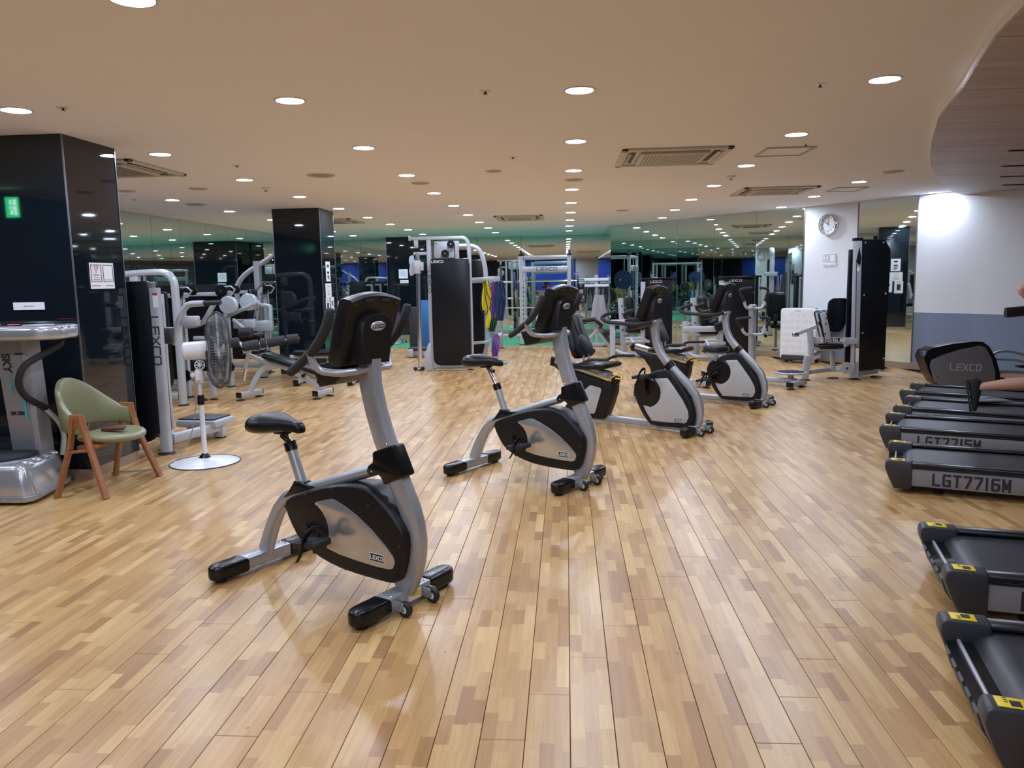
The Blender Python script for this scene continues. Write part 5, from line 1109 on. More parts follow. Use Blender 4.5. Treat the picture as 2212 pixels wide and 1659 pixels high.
for (z, r_, m_, L) in ((1.05, .20, mat('gold_rim_plate', (.30, .26, .12), .4, .5), .30), (.60, .17, STEEL, .2), (.38, .21, BLUB, .25)):
    for s, x0 in ((-1, -1.04), (1, .12)):
        part(t, 'plate_peg', M().cyl((x0, 18.2, z), (x0 + s * L, 18.2, z), .022), CHR, **W); plate(t, x0 + s * .10, 18.2, z, r_, m_); plate(t, x0 + s * .15, 18.2, z, r_ * .85, RUB)
q = M()
for k in range(9): q.box((-.955, 17.71, .5 + .1 * k), (.02, .02, .03))
q = part(t, 'catch_pins', q, GRYD, **W); q['kind'] = 'stuff'
t = thing('bar_rack', 'low silver bar rack with chrome bar in front of the smith machine', 'exercise rack', (-.8, 16.5, 0))
for x, y in ((-1.47, 16.45), (-1.42, 17.0), (-.22, 16.55), (-.12, 17.0)): part(t, 'leg', M().tube([(x, y, .015), (x, y, 1.14 if x < -1 and y < 16.6 else .86)], .04, 14), SIL, **W); hfoot(t, x, y, .08)
part(t, 'cross_beam', M().tube([(-1.47, 16.6, .31), (.1, 16.6, .31)], (.05, .14), up=(0, 1, 0), bev=.01), SIL2, **W)
part(t, 'cross_bolt', M().cyl((-1.18, 16.56, .20), (-1.18, 16.56, .42), .02), CHR, **W)
part(t, 'chrome_bar', M().cyl((-1.48, 16.42, .90), (-.05, 16.55, .885), .014), CHR, **W)

# ---- small benches right of centre
t = thing('crossed_leg_bench', 'small bench with crossed silver legs and angled black pads, back right of centre', 'bench', (.55, 15.6, 0))
part(t, 'leg', M().tube([(.24, 15.6, .05), (.62, 15.6, .48)], (.055, .05), up=(0, 1, 0)), SIL2, **W); part(t, 'leg', M().tube([(.93, 15.65, .05), (.55, 15.65, .50)], (.055, .05), up=(0, 1, 0)), SIL2, **W)
part(t, 'pad', M().pad((.40, 15.6, .665), (.30, .34, .07)), VIN, **W); part(t, 'pad', M().pad((.62, 15.6, .62), (.24, .34, .07), rot=(0, R(40), 0)), VIN, **W)
roller(t, (.72, 15.45, .42), (.90, 15.45, .42), .06); part(t, 'lever', M().cyl((.20, 15.45, .52), (.30, 15.45, .28), .02).cyl((.22, 15.45, .30), (.38, 15.45, .30), .03), BLK, **W); part(t, 'wheel', M().lathe([(0, -.02), (.05, -.02), (.05, .02), (0, .02)], (.52, 15.45, .06), 16, 'y'), RUB, **W)
for x in (.22, .95): part(t, 'floor_bar', M().beam((x, 15.35, .045), (x, 15.9, .045), .06, .06, .01), SIL2, **W); hfoot(t, x, 15.4, .04); hfoot(t, x, 15.85, .04)
part(t, 'board', M().pad((.30, 15.62, .60), (.20, .10, .02)), BLK, **W)
t = thing('rowing_trainer', 'pale upright trainer with stacked arms behind the crossed bench', 'exercise machine', (.55, 17.0, 0))
part(t, 'mast', M().tube([(.66, 17.1, .02), (.66, 17.1, 1.55)], (.08, .08), up=(0, 1, 0)), SIL2, **W)
for z in (1.45, 1.32): part(t, 'cross_arm', M().tube([(.40, 17.05, z), (.92, 17.05, z)], (.06, .06)), WHP, **W)
for x in (.42, .58, .74, .88): part(t, 'grip_post', M().tube([(x, 17.0, .95), (x + .02, 17.0, 1.30)], (.04, .05), up=(0, 1, 0)), BLK, **W)
part(t, 'seat', M().pad((.28, 16.9, .66), (.30, .30, .08), rot=(0, R(30), 0)), VIN, **W); part(t, 'seat_leg', M().tube([(.28, 16.9, .60), (.55, 17.05, .08)], (.06, .06), up=(0, 1, 0)), SIL2, **W); part(t, 'back_pad', M().pad((.20, 17.1, 1.0), (.10, .30, .42), rot=(0, R(-15), 0)), VIN, **W); part(t, 'back_post', M().tube([(.28, 17.1, .6), (.14, 17.1, 1.22)], (.06, .05), up=(0, 1, 0)), SIL2, **W)
part(t, 'base', M().beam((.05, 17.0, .05), (.85, 17.1, .05), .07, .07, .01), SIL2, **W); hfoot(t, .08, 17.0); hfoot(t, .84, 17.1)
rg = []
for k in range(9):
    u = k / 8; z = 1.12 - .62 * u
    rg.append([Vector((.70 + (.10 + .10 * u) * (i / 8 - .5) * 2, 16.86 + .03 * math.sin(i * 1.9 + u * 2) * (.4 + u) + th, z + .05 * math.sin(i * 1.1) * u)) for th, rr in ((0, range(9)), (.03, range(8, -1, -1))) for i in rr])
solo('towel', M().loft(rg), TOWEL, 'crumpled pale grey towel hanging on the upright trainer', 'towel', ang=60)

# ---- two thigh machines before the right-hand mirrors
def thigh_machine(label, x0, x1, xs0, xs1, y, zf):
    t = thing('thigh_machine', label, 'exercise machine', ((x0 + xs1) / 2, y, 0))
    shroud(t, xs0 + .04, xs1, .10, 1.45, y - .02, y + .03, .12, logo=(xs0 + .24, 1.40, .055))
    part(t, 'shroud_post', M().tube([(xs0, y - .03, .02), (xs0, y - .03, 1.40)], (.085, .06), up=(0, 1, 0)), SIL2, **W); part(t, 'shroud_cap', M().box(((xs0 + xs1) / 2, y, 1.455), (xs1 - xs0 + .08, .16, .03), .006), BLKG, **W)
    part(t, 'left_post', M().tube([(x0, y - .05, .02), (x0, y - .05, .70)], (.10, .07), up=(0, 1, 0), bev=.01), SIL2, **W)
    part(t, 'cross_beam', M().tube([(x0 - .03, y - .05, zf), (xs0, y - .05, zf)], (.10, .12), up=(0, 1, 0), bev=.015), SIL2, **W)
    part(t, 'rear_post', M().tube([(xs1 - .04, y + .1, .02), (xs1 - .04, y + .1, 1.3)], (.06, .06), up=(0, 1, 0)), SIL2, **W)
    xb = x0 + (xs0 - x0) * .34
    p = part(t, 'back_post', M().tube([(xb + .05, y + .3, .05), (xb - .02, y + .3, 1.10)], (.105, .05), up=(0, 1, 0), bev=.008), SIL2, **W)
    for k in range(4): part(p, 'pin_hole', M().cyl((xb + .028 - .0045 * (k + 4) + .01, y + .272, .50 + .15 * k), (xb + .028 - .0045 * (k + 4) + .01, y + .276, .50 + .15 * k), .016, n=10), INK, **W)
    part(t, 'backrest', M().pad((xb + .16, y + .30, .86), (.14, .34, .56), rot=(0, R(-5), 0)), VIN, **W); part(t, 'seat', M().pad((xb + .28, y + .25, .50), (.42, .36, .09)), VIN, **W)
    part(t, 'seat_arm', M().tube([(xb + .03, y + .3, .42), (xb + .40, y + .25, .44)], (.06, .06)), SIL2, **W)
    for s in (0, 1):
        part(t, 'swing_arm', M().tube([(xb + .05, y - .02, .36 - s * .06), (xb + .30, y - .20, .38 - s * .06), (xb + .48, y - .1, .30)], (.035, .05), fil=.06), SIL2, **W)
        part(t, 'thigh_pad', M().pad((xb + .40, y - .16 + s * .5, .62), (.24, .07, .16), rot=(0, R(-20), 0)), VIN, **W)
    part(t, 'foot_peg', M().cyl((xb + .12, y - .22, .22), (xb + .34, y - .22, .20), .03), BLK, **W); part(t, 'peg_arm', M().tube([(xb + .15, y - .1, .36), (xb + .22, y - .2, .20)], (.04, .04), up=(0, 1, 0)), SIL2, **W)
    part(t, 'base_beam', M().tube([(x0 + .06, y - .05, .14), (x0 + .20, y - .1, .07), (xs0, y - .10, .07)], .035, 10, fil=.08), SIL2, **W)
    for (x, yy_) in ((x0, y - .05), (xs0, y - .03), (xs1 - .04, y + .1), (xb + .05, y + .3)): hfoot(t, x, yy_, .075)
    part(t, 'handle', M().tube([(xb + .16, y + .05, .72), (xb + .26, y - .05, .76), (xb + .36, y - .05, .74)], .014, 8, fil=.04), BLK, **W)
    return t
thigh_machine('silver thigh machine with black shroud behind the nearer recumbent bike', .86, 1.3, 1.42, 1.96, 14.7, .66)
thigh_machine('silver thigh machine with black shroud behind the farther recumbent bike', 2.09, 2.5, 2.72, 3.26, 14.05, .56)

# ---- triple twister: post with handles, round stool and standing disc
t = thing('standing_twister', 'silver post trainer with looped handles, round stool and standing disc', 'exercise machine', (2.6, 11.0, 0))
part(t, 'post', M().cyl((2.57, 11.0, .06), (2.56, 11.0, 1.08), .052, n=24), SIL, **W); part(t, 'post_cap', M().lathe([(0, 1.09), (.03, 1.09), (.055, 1.075), (.055, 1.06)], (2.56, 11, 0), 24), SIL2, **W)
def uloop(z, dx, dz, y0):
    for s in (-1, 1):
        part(t, 'handle_tube', M().tube([(2.56, 10.95, z), (2.56 + s * .10, 10.90, z), (2.56 + s * (.10 + dx * .5), 10.90, z + .05), (2.56 + s * (.10 + dx * .6) - (0.0), 10.90, z + .10)], .019, 10, fil=.04), SIL2, **W)
        part(t, 'grip', M().tube([(2.56 + s * (.10 + dx * .6), 10.90, z + .09), (2.56 + s * (.14 + dx) - .02, 10.86, z + dz), (2.56 + s * (.03 + dx * .3), 10.84, z + dz + .02)], .019, 10, fil=.05), FOAM, **W)
uloop(1.04, .06, .26, 0); uloop(.68, .10, .22, 0)
part(t, 'stool_column', M().cyl((2.19, 11.62, .08), (2.19, 11.62, .40), .035), SIL2, **W)
s_ = part(t, 'stool', M().lathe([(0, .385), (.16, .385), (.185, .395), (.185, .44), (.175, .462), (0, .468)], (2.19, 11.62, 0), 30), VIN, **W)
part(t, 'stool_bracket', M().box((2.19, 11.62, .36), (.24, .24, .04), .01), SIL2, **W)
part(t, 'disc_column', M().cyl((3.0, 10.65, .09), (3.0, 10.65, .17), .04).lathe([(0, .08), (.085, .08), (.085, .105), (0, .105)], (3.0, 10.65, 0), 20), SIL2, **W)
d_ = part(t, 'standing_disc', M().lathe([(0, .17), (.19, .17), (.205, .178), (.205, .188), (.19, .194), (0, .194)], (3.0, 10.65, 0), 32), SIL2, **W)
q = M()
for k in range(9): q.box((3.0, 10.65 - .16 + .04 * k, .196), (2 * math.sqrt(max(.001, .19 ** 2 - (.16 - .04 * k) ** 2)) * .92, .012, .004))
q = part(d_, 'grip_strip', q, GRYD, **W); q['kind'] = 'stuff'
for (x, y) in ((3.0, 10.65), (2.19, 11.62), (1.72, 10.62)): part(t, 'base_arm', M().beam((2.57, 11.0, .07), (x, y, .07), .09, .07, .015), SIL2, **W)
for (x, y, a) in ((3.02, 10.45, R(50)), (2.19, 11.66, R(20)), (1.76, 10.66, R(-50))):
    dx, dy = .20 * math.cos(a), .20 * math.sin(a); f = part(t, 'end_bar', M().beam((x - dx, y - dy, .065), (x + dx, y + dy, .065), .085, .065, .012), SIL2, **W)
    for s in (-1, 1): part(f, 'end_cap', M().box((x + s * dx, y + s * dy, .065), (.02, .092, .07), .006, rot=(0, 0, a)), BLKG, **W); hfoot(t, x + s * dx * .85, y + s * dy * .85, .05)

# ---- leg press machine in front of the clock pier
t = thing('leg_machine', 'silver seated leg machine with tall narrow black tower, before the clock pier', 'exercise machine', (3.85, 11.4, 0))
KY = 11.40
part(t, 'tower_post', M().tube([(4.045, KY - .15, .03), (4.02, KY - .15, 1.93)], (.10, .07), up=(0, 1, 0), bev=.008), SIL2, **W); part(t, 'post_cap', M().box((4.02, KY - .15, 1.95), (.12, .09, .04), .006), BLKG, **W)
q = M().prism([(4.09, .12), (4.44, .16), (4.44, .90), (4.46, .92), (4.46, 1.80), (4.38, 1.94), (4.07, 1.95)], KY - .17, KY - .11, 'xz', .006, .03); sh_ = part(t, 'tower_shroud', q, SHR, **W)
for (x, z) in ((4.12, 1.90), (4.36, 1.90), (4.13, 1.18), (4.42, 1.20), (4.13, .66), (4.43, .30)): part(sh_, 'shroud_bolt', M().ball((x, KY - .172, z), (.013, .006, .013), 10, 6), CHR, **W)
part(t, 'tower_side', M().box((4.45, KY + .10, .98), (.05, .42, 1.70), .01), SHR, **W); part(t, 'tower_back', M().box((4.25, KY + .30, .95), (.38, .05, 1.75), .01), SHR, **W)
part(t, 'tower_base', M().beam((4.10, KY - .10, .09), (4.45, KY + .15, .09), .09, .08, .01), SIL2, **W)
part(t, 'pin_holder', M().prism([(3.995, 1.64), (4.03, 1.84), (4.06, 1.70), (4.05, 1.60)], KY - .20, KY - .18, 'xz', .003), BLK, **W)
part(t, 'small_label', M().box((4.03, KY - .187, 1.54), (.035, .002, .05)), WHT, **W); part(t, 'warning_sticker', M().box((4.055, KY - .187, .36), (.05, .002, .22)), WHT, **W); part(t, 'red_band', M().box((4.055, KY - .189, .46), (.05, .002, .02)), RED, **W)
part(t, 'foot_plate', M().prism([(3.72, .74), (3.74, 1.09), (3.80, 1.14), (3.99, 1.14), (3.99, .76), (3.92, .66), (3.76, .66)], KY + .1, KY + .14, 'xz', .01, .03), SHR, **W)
part(t, 'plate_link', M().prism([(3.86, .56), (3.98, .56), (4.0, .80), (3.96, .82), (3.90, .68), (3.76, .64), (3.74, .58)], KY + .15, KY + .18, 'xz', .004), SIL2, **W)
b2 = part(t, 'backrest', M().pad((3.62, KY - .05, .77), (.10, .34, .42), rot=(0, R(-14), 0)), VIN, **W); part(t, 'back_plate', M().box((3.555, KY - .10, .77), (.012, .08, .36), .003, rot=(0, R(-14), 0)).box((3.60, KY - .24, .77), (.08, .02, .38), .004, rot=(0, R(-14), 0)), SIL2, **W)
for z in (.88, .80, .66): part(b2, 'back_bolt', M().ball((3.555 + (.77 - z) * -.05 + .04, KY - .255, z), (.012, .006, .012), 8, 5), INK, **W)
part(t, 'main_beam', M().tube([(3.48, KY - .15, .565), (4.06, KY - .15, .545)], (.09, .115), up=(0, 1, 0), bev=.008), SIL2, **W)
mb_ = part(t, 'name_plate', M().box((3.71, KY - .212, .56), (.25, .004, .075)), INK, **W); wtext(mb_, 'KAESUN', (3.71, KY - .215, .56), (1, 0, 0), (0, 0, 1), .062, WHT, bold=.001, xs=1.15)
part(t, 'side_handle', M().tube([(3.24, KY - .15, .66), (3.50, KY - .15, .76)], (.05, .06), up=(0, 1, 0), bev=.006), SIL2, **W); part(t, 'handle_end', M().box((3.22, KY - .15, .645), (.08, .07, .06), .012), CHR, **W)
part(t, 'seat_post', M().tube([(3.45, KY - .15, .24), (3.42, KY - .15, .70)], (.07, .07), up=(0, 1, 0), bev=.006), SIL2, **W)
part(t, 'seat', M().pad((3.70, KY - .05, .475), (.34, .36, .07)), VIN, **W)
part(t, 'seat_tube', M().tube([(3.45, KY - .2, .46), (3.56, KY - .2, .43), (3.80, KY - .2, .43), (3.90, KY - .2, .49), (3.98, KY - .15, .51)], .02, 10, fil=.05), SIL, **W)
part(t, 'front_leg', M().tube([(3.36, KY - .15, .02), (3.40, KY - .15, .34)], (.09, .08), up=(0, 1, 0), bev=.006), SIL2, **W); part(t, 'slant_beam', M().tube([(3.38, KY - .12, .32), (3.78, KY - .02, .45)], (.06, .06), up=(0, 1, 0)), SIL2, **W)
part(t, 'middle_leg', M().tube([(3.80, KY - .0, .12), (3.77, KY - .02, .43)], (.06, .06), up=(0, 1, 0)), SIL2, **W); part(t, 'floor_beam', M().tube([(3.38, KY - .12, .10), (3.78, KY + .02, .13), (4.05, KY - .12, .12)], (.05, .06), up=(0, 0, 1)), SIL2, **W)
part(t, 'gusset', M().prism([(3.42, .35), (3.47, .34), (3.46, .48)], KY - .16, KY - .14, 'xz'), SIL2, **W)
part(t, 'cam_disc', M().lathe([(0, -.012), (.085, -.012), (.085, .012), (0, .012)], (3.92, KY - .20, .17), 26, 'y').box((3.98, KY - .2, .17), (.10, .02, .14), .004), SIL2, **W); part(t, 'cam_bolt', M().ball((3.92, KY - .215, .17), (.016, .008, .016), 10, 6), INK, **W)
part(t, 'cable', M().cyl((4.0, KY - .2, 1.62), (4.03, KY - .2, .20), .005, n=6), INK, **W)
part(t, 'lever_grip', M().tube([(3.55, KY - .2, .96 - .2), (3.50, KY - .25, .82)], .014, 8), YELP if False else BLK, **W)
for (x, y) in ((3.36, KY - .15), (4.05, KY - .15), (4.45, KY + .12), (3.80, KY)): hfoot(t, x, y, .08)

# ---- quilted white air purifier
t = thing('air_purifier', 'white quilted air purifier with rounded corners standing before the clock pier', 'air purifier', (3.99, 13.55, 0), R(-38))
q = M().prism([(-.30, .07), (.30, .07), (.30, .92), (-.30, .92)], -.21, -.13, 'xz', .015, .05, seg=3); fp = part(t, 'front_panel', q, WHP)
part(t, 'body', M().prism([(-.29, .06), (.29, .06), (.29, .90), (-.29, .90)], -.13, .13, 'xz', .02, .05), WHP); part(t, 'lower_trim', M().prism([(-.27, .055), (.27, .055), (.27, .14), (-.27, .14)], -.222, -.135, 'xz', .01, .03), GRYD)
for i in range(5):
    for j in range(7): 
        if i in (0, 4) and j in (0, 6): continue
        part(fp, 'quilt_tuft', M().ball((-.22 + .11 * i, -.210, .20 + .105 * j), (.050, .0035, .048), 10, 6), WHP)
part(fp, 'vent_slit', M().box((0, -.212, .88), (.10, .003, .008)), GRY); part(t, 'top_grille', M().box((0, 0, .912), (.44, .16, .016), .005), GRY)
for s in (-1, 1): part(t, 'caster', M().cyl((s * .22, -.12, .03), (s * .22, -.08, .03), .03).box((s * .22, -.10, .05), (.03, .03, .03)), BLKG); part(t, 'caster', M().cyl((s * .22, .08, .03), (s * .22, .12, .03), .03).box((s * .22, .10, .05), (.03, .03, .03)), BLKG)

# ---- wall clock and notice on the pier
wd = Vector((RW[6][0] - RW[5][0], RW[6][1] - RW[5][1], 0)).normalized(); wn_ = Vector((wd.y, -wd.x, 0))
def on_pier(u, z, off=.012): 
    p = Vector((*RW[5], 0)) + wd * u + wn_ * off; p.z = z; return p
t = thing('wall_clock', 'round silver-rimmed wall clock on the white pier', 'clock', on_pier(.49, 2.13, .005), math.atan2(wd.y, wd.x))
part(t, 'rim', M().lathe([(.135, -.020), (.150, -.060), (.165, -.062), (.178, -.045), (.180, 0), (.0, 0)], (0, 0, .17), 40, 'y'), CHR, ang=60)
part(t, 'face', M().lathe([(0, -.022), (.142, -.022)], (0, 0, .17), 36, 'y'), WHT)
q = M()
for k in range(12):
    a = 2 * PI * k / 12; r_ = .118; text(t, str(12 if k == 0 else k), frame((r_ * math.sin(a), -.024, .17 + r_ * math.cos(a)), (1, 0, 0), (0, 0, 1)), .036, INK, name='numeral', bold=.0006)
for a, L, w_, nm in ((R(-52), .075, .010, 'hour_hand'), (R(-2), .115, .007, 'minute_hand')): part(t, nm, M().tube([(-.015 * math.sin(a), -.028, .17 - .015 * math.cos(a)), (L * math.sin(a), -.028, .17 + L * math.cos(a))], (w_, .002), up=(0, 1, 0)), INK)
wifi_notice('white notice sheet with red wireless symbol below the wall clock', on_pier(.52, 1.72, .012), tuple(wd), .26, .20)

# ================================================================ TREADMILLS
def treadmill(label, rear, far, tag_, Lm=1.95, code='LGT7716M'):
    """rear = near rear corner, far = far rear corner (room coordinates, cap tops)"""
    rear = Vector((*rear, 0)); far = Vector((*far, 0)); w_ = (far - rear).length; c = (rear + far) / 2; ax = (far - rear).normalized(); ang = math.atan2(-ax.x, ax.y)
    t = thing('treadmill', label, 'treadmill', c, ang, 'row of treadmills'); H = w_ / 2
    for s in (-1, 1):
        y0 = s * (H - .085); y1 = s * H
        part(t, 'side_rail', M().prism([(.12, .185), (.12, .212), (Lm, .215), (Lm, .185)], min(y0, y1), max(y0, y1), 'xz', .010), BLKG)
        sp = part(t, 'side_panel', M().prism([(.13, .055), (Lm, .055), (Lm, .180), (.13, .180)], min(s * (H - .03), s * (H - .004)), max(s * (H - .03), s * (H - .004)), 'xz', .003), TMG)
        if code: text(sp, code, frame((.50, s * (H - .003), .112), (-s, 0, 0), (0, 0, 1)), .100, INK, bold=.0022, xs=.51, ext=.0012)
        part(t, 'dark_band', M().box(((Lm + .13) / 2, s * (H - .012), .180), (Lm - .13, .026, .014), .003), BLKG)
        cap = part(t, 'rear_cap', M().prism([(.0, .222), (.155, .218), (.155, .030), (.045, .030), (.012, .10), (-.015, .17), (-.012, .205)], min(s * (H - .098), s * (H + .004)), max(s * (H - .098), s * (H + .004)), 'xz', .012, .012), GRYD)
        part(cap, 'yellow_sticker', M().box((.065, s * (H - .05), .2225), (.085, .062, .0025), .0005, rot=(0, R(1.5), 0)), YEL)
        q = M()
        for k in range(3): q.box((.05, s * (H - .075) + s * .012 * k, .2240), (.012, .006, .0006))
        part(cap, 'sticker_print', q.box((.075, s * (H - .045), .2236), (.03, .035, .0006), rot=(0, R(1.5), 0)), INK)
        for z in (.15, .11): part(cap, 'recess', M().cyl((-.012 + (.17 - z) * .45, s * (H - .03), z), (-.004 + (.17 - z) * .45, s * (H - .03), z), .009, n=10), INK)
    part(t, 'running_belt', M().prism([(.095, .155), (.075, .13), (.085, .10), (.12, .09), (Lm, .10), (Lm, .192), (.16, .190), (.12, .182)], -(H - .105), H - .105, 'xz', 0, .03), mat('belt_rubber', (.020, .021, .024), .38, 0, .15, 900))
    part(t, 'rear_bar', M().box((.045, 0, .150), (.012, 2 * (H - .10), .014), .003), PANG)
    part(t, 'rear_cover', M().prism([(.0, .145), (.09, .15), (.09, .035), (.055, .035), (.02, .08)], -(H - .10), H - .10, 'xz', .004), BLKG)
    n = 5
    for k in range(n):
        y = -(H - .16) + (2 * (H - .16)) * k / (n - 1); part(t, 'cover_rib', M().prism([(-.006, .135), (.006, .145), (.055, .04), (.045, .03), (.012, .08)], y - .035, y + .035, 'xz', .004), GRYD)
    for x in (.32, Lm - .2):
        for s in (-1, 1): part(t, 'foot', M().lathe([(0, 0), (.028, 0), (.028, .014), (.012, .02), (.010, .06), (0, .06)], (x, s * (H - .09), 0), 14), RUB)
    # motor hood, uprights and console at the front
    part(t, 'motor_hood', M().prism([(Lm - .03, .10), (Lm + .42, .10), (Lm + .42, .24), (Lm + .30, .33), (Lm + .05, .27), (Lm - .03, .215)], -H, H, 'xz', .02, .04), TMG)
    for s in (-1, 1): part(t, 'upright_post', M().tube([(Lm + .10, s * (H - .04), .10), (Lm + .20, s * (H - .04), 1.10)], (.10, .05), up=(0, 1, 0)), SIL); part(t, 'hand_rail', M().tube([(Lm + .19, s * (H - .05), 1.05), (Lm - .10, s * (H - .05), 1.02), (Lm - .40, s * (H - .05), .96)], .02, 10, fil=.08), FOAM)
    cn = part(t, 'console', M().box((Lm + .22, 0, 1.20), (.10, 2 * H - .04, .34), .03, rot=(0, R(-28), 0)), BLK); part(cn, 'display', M().box((Lm + .165, 0, 1.22), (.006, .36, .20), .002, rot=(0, R(-28), 0)), BLKG)
    return t
treadmill('black treadmill nearest the camera, low in the right corner', (1.235, 2.24), (1.41, 2.94), 1)
treadmill('second nearest treadmill at the right, alone past the gap', (1.635, 3.35), (1.815, 4.04), 2)
treadmill('third treadmill from the camera, first of the back cluster', (2.185, 5.40), (2.475, 6.08), 3)
treadmill('fourth treadmill from the camera, lettering partly hidden, under the runner', (2.63, 6.66), (2.95, 7.33), 4, code='LGT7715M')
treadmill('fifth treadmill from the camera, with the slotted plate over its rail', (3.15, 7.68), (3.54, 8.33), 5)
treadmill('sixth and farthest treadmill, beside the elliptical trainer', (3.635, 8.72), (4.02, 9.33), 6)

# ---- elliptical trainer with grey lettered cover
t = thing('elliptical_trainer', 'elliptical trainer with large grey lettered cover behind the treadmills', 'exercise machine', (4.9, 9.85, 0)); EY = 9.8
cov = [(4.33, .46), (4.36, .54), (4.45, .58), (4.66, .62), (4.92, .645), (5.02, .64), (5.10, .58), (5.18, .44), (5.24, .26), (5.26, .08), (4.66, .05), (4.50, .12), (4.40, .28)]
part(t, 'cover', M().prism(cov, EY - .02, EY + .24, 'xz', .03, .02, seg=3), BLKG, **W)
pn = [(4.40, .36), (4.42, .43), (4.55, .49), (4.76, .555), (4.97, .595), (5.04, .575), (5.12, .44), (5.17, .28), (5.19, .08), (4.64, .06), (4.47, .16)]
pp = part(t, 'side_panel', M().prism(pn, EY - .034, EY - .02, 'xz', .006, .02), TMG, **W); wtext(pp, 'LEXCO', (4.82, EY - .0350, .335), (1, 0, -.05), (.05, 0, 1), .105, mat('light_metal_lettering', (.55, .56, .58), .4, .2), bold=.0008, xs=.78, ext=.002)
part(pp, 'panel_screw', M().ball((4.93, EY - .035, .565), .008, 8, 5).ball((4.60, EY - .035, .45), .008, 8, 5).ball((4.50, EY - .035, .22), .008, 8, 5), INK, **W)
part(t, 'upper_rail', M().tube([(5.15, EY + .1, .46), (5.30, EY + .1, .52), (5.45, EY + .1, .50), (5.75, EY + .1, .40), (6.1, EY + .1, .36)], (.03, .045), up=(0, 1, 0), fil=.08), SIL, **W)
part(t, 'link_rail', M().tube([(5.15, EY + .05, .42), (5.45, EY + .05, .41), (5.80, EY + .05, .30), (6.1, EY + .05, .25)], (.03, .04), up=(0, 1, 0), fil=.08), SIL, **W)
part(t, 'lower_rail', M().tube([(5.18, EY + .05, .24), (5.30, EY + .05, .27), (6.0, EY + .05, .22)], .02, 10, fil=.05), SIL, **W)
part(t, 'pedal_plate', M().box((5.62, EY + .05, .33), (.30, .12, .03), .01), BLK, **W)
part(t, 'front_mast', M().tube([(6.05, EY + .12, .05), (5.98, EY + .12, 1.25)], (.09, .07), up=(0, 1, 0)), SIL, **W)
part(t, 'base', M().beam((4.70, EY + .11, .05), (6.2, EY + .11, .05), .09, .06, .015), BLKG, **W)
for x in (4.72, 6.15): hfoot(t, x, EY + .11, .05)
for s, (x, z) in ((-1, (5.30, 1.00)), (1, (5.44, .96))): part(t, 'arm_grip', M().tube([(x - .05, EY + .1 + s * .12, z), (x + .20, EY + .1 + s * .16, z + .02), (5.95, EY + .1 + s * .2, z - .05)], [.048, .05, .03], 12), FOAM, **W); part(t, 'arm_lever', M().tube([(5.94, EY + .1 + s * .2, z - .04), (6.0, EY + .1 + s * .16, .35)], .018, 10), SIL, **W)
part(t, 'console', M().box((5.92, EY + .12, 1.36), (.08, .36, .28), .02, rot=(0, R(-25), 0)), BLK, **W)
# slotted grey foot ramp lying over the rail of the fifth treadmill
t = thing('slotted_ramp', 'slotted grey triangular plastic plate over the treadmill rail behind the running leg', 'foot plate', (3.95, 8.05, .222))
q = M().prism([(-.02, -.22), (.36, -.24), (.31, -.02), (.22, .06)], .0, .018, 'xy', .003); part(t, 'plate', q, GRY)
for k in range(9):
    x = .03 + .032 * k; part(t, 'slot', M().box((x + .03, -.16 + .004 * k + (.05 if k > 3 else 0), .0185), (.012, .06, .003), rot=(0, 0, R(-35))), INK)
    part(t, 'slot', M().box((x + .045, -.085 + .03 * (k > 4), .0185), (.012, .05, .003), rot=(0, 0, R(-35))), INK)

# ================================================================ RUNNER on the fourth treadmill, mostly beyond the right edge
def skinned(name, nodes, edges, mat_, parent, sub=2, root=0):
    me = bpy.data.meshes.new(name); me.from_pydata([n[:3] for n in nodes], edges, []); o = bpy.data.objects.new(name, me); COL.objects.link(o)
    md = o.modifiers.new('skin', 'SKIN'); md.use_smooth_shade = True
    for i, n in enumerate(nodes):
        sv = me.skin_vertices[0].data[i]; sv.radius = (n[3], n[4] if len(n) > 4 else n[3]); sv.use_root = (i == root); sv.use_loose = False
    ss = o.modifiers.new('sub', 'SUBSURF'); ss.levels = sub; ss.render_levels = sub
    bpy.context.view_layer.update(); ev = o.evaluated_get(bpy.context.evaluated_depsgraph_get()); m2 = bpy.data.meshes.new_from_object(ev)
    bpy.data.objects.remove(o); m2.materials.clear(); m2.materials.append(mat_); m2.name = name
    for p in m2.polygons: p.use_smooth = True
    return link(name, m2, parent)
t = thing('person', 'person in black sportswear running on a treadmill at the right edge, one leg swung back', 'person', (3.77, 6.275, .193), R(-25))
# local: x forward, y left, z up; hip at the origin column
B = [(0, 0, .93, .13, .15), (0, 0, 1.05, .125, .14), (.03, 0, 1.20, .12, .15), (.05, 0, 1.34, .115, .165), (.06, 0, 1.43, .07, .08), (.08, 0, 1.50, .055), (.10, 0, 1.58, .075, .078), (.11, 0, 1.67, .088, .078), (.10, 0, 1.74, .06, .055),
     (.05, .19, 1.39, .055), (.12, .26, 1.16, .042), (.16, .24, 1.08, .04), (.34, .16, 1.16, .030), (.40, .13, 1.18, .024, .032), (.47, .11, 1.20, .018, .034),
     (.03, -.19, 1.39, .055), (-.20, -.24, 1.22, .042), (-.29, -.24, 1.15, .040), (-.12, -.22, 1.02, .032), (-.04, -.20, .95, .024, .032), (.01, -.19, .92, .018, .034),
     (.02, .09, .90, .10), (.20, .10, .72, .075), (.30, .10, .52, .058), (.28, .10, .35, .05), (.22, .10, .10, .034), (.24, .10, .06, .034),
     (-.01, -.09, .90, .10), (-.04, -.09, .68, .075), (-.08, -.09, .44, .058), (-.28, -.09, .42, .052), (-.49, -.09, .385, .034), (-.53, -.09, .375, .032)]
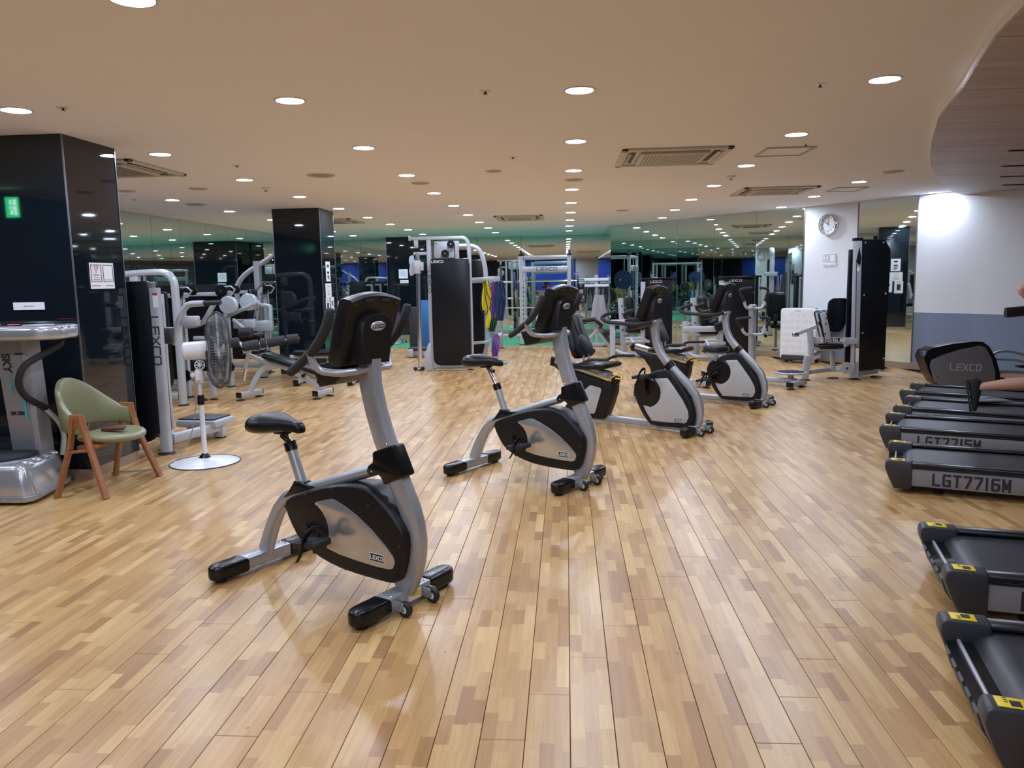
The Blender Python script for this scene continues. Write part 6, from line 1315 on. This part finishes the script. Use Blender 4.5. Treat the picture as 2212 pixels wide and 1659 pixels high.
EB = [(0, 1), (1, 2), (2, 3), (3, 4), (4, 5), (5, 6), (6, 7), (7, 8), (3, 9), (9, 10), (10, 11), (11, 12), (12, 13), (13, 14), (3, 15), (15, 16), (16, 17), (17, 18), (18, 19), (19, 20), (0, 21), (21, 22), (22, 23), (23, 24), (24, 25), (25, 26), (0, 27), (27, 28), (28, 29), (29, 30), (30, 31), (31, 32)]
bd = skinned('body', B, EB, SKIN, t)
for s, (hx, hy, hz) in ((1, (.47, .11, 1.20)), (-1, (.01, -.19, .92))):
    for k in range(4):
        y = hy + (.024 - .016 * k); L = (.055, .068, .072, .060)[3 - k]
        skinned('finger', [(hx, y, hz, .009), (hx + L * .6, y, hz - .006, .009), (hx + L, y - s * .006, hz - .03, .008), (hx + L * .75, y - s * .010, hz - .05, .007)], [(0, 1), (1, 2), (2, 3)], SKIN, bd, 1)
    skinned('thumb', [(hx - .04, hy + s * -.028, hz, .011), (hx, hy - s * .048, hz - .012, .010), (hx + .03, hy - s * .045, hz - .03, .008)], [(0, 1), (1, 2)], SKIN, bd, 1)
part(bd, 'nose', M().ball((.198, 0, 1.63), (.018, .013, .022), 10, 8), SKIN); part(bd, 'mouth', M().ball((.185, 0, 1.585), (.008, .026, .007), 10, 6), mat('lips', (.40, .14, .12), .5))
for s in (-1, 1): part(bd, 'eye', M().ball((.180, s * .030, 1.665), (.010, .014, .008), 10, 6), WHT); part(bd, 'pupil', M().ball((.187, s * .030, 1.665), (.005, .006, .006), 8, 5), INK); part(bd, 'ear', M().ball((.09, s * .082, 1.65), (.018, .010, .030), 10, 8), SKIN)
part(bd, 'hair', M().ball((.085, 0, 1.715), (.112, .098, .085), 20, 12).ball((.03, 0, 1.66), (.07, .085, .10), 16, 10), HAIR)
skinned('tshirt', [(0, 0, .95, .155, .175), (.0, 0, 1.06, .145, .165), (.03, 0, 1.20, .14, .172), (.05, 0, 1.35, .135, .185), (.06, 0, 1.43, .085, .11), (.05, .19, 1.40, .072), (.09, .235, 1.26, .066), (.03, -.19, 1.40, .072), (-.13, -.225, 1.27, .064)], [(0, 1), (1, 2), (2, 3), (3, 4), (3, 5), (5, 6), (3, 7), (7, 8)], CLOTH, t)
skinned('shorts', [(0, 0, .97, .155, .165), (0, 0, .90, .15, .16), (.03, .09, .86, .12), (.20, .10, .70, .098), (.25, .10, .62, .095), (-.01, -.09, .86, .12), (-.04, -.09, .68, .10), (-.06, -.09, .58, .098)], [(0, 1), (1, 2), (2, 3), (3, 4), (1, 5), (5, 6), (6, 7)], CLOTH, t)
def shoe(x, y, z, a):
    rg = []
    for (u, w_, h_, dz) in ((-.085, .025, .035, .02), (-.07, .036, .055, .03), (-.02, .038, .062, .035), (.03, .038, .05, .028), (.09, .045, .036, .02), (.14, .044, .028, .014), (.175, .028, .018, .010)):
        rg.append([Vector((u, w_ * math.cos(b_), dz + h_ * math.sin(b_) * (1 if math.sin(b_) > 0 else .55))) for b_ in [2 * PI * k / 16 for k in range(16)]])
    q = M(); q.X = Matrix.Translation((x, y, z)) @ Matrix.Rotation(a, 4, 'Y'); q.loft(rg); sh = part(t, 'shoe', q, CLOTH, ang=70)
    q = M(); q.X = Matrix.Translation((x, y, z)) @ Matrix.Rotation(a, 4, 'Y'); q.prism([(-.09, -.035), (.06, -.042), (.15, -.045), (.18, -.02), (.18, .02), (.15, .045), (.06, .042), (-.09, .035)], -.022, -.004, 'xy', .004, .02); part(sh, 'sole', q, RUB)
    q = M(); q.X = Matrix.Translation((x, y, z)) @ Matrix.Rotation(a, 4, 'Y')
    for k in range(3): q.tube([(.03 + .025 * k, -.025, .052 - .008 * k), (.035 + .025 * k, 0, .075 - .012 * k), (.03 + .025 * k, .025, .052 - .008 * k)], .003, 6)
    part(sh, 'laces', q, GRYD)
shoe(.25, .10, .022, 0); shoe(-.57, -.09, .36, R(80))
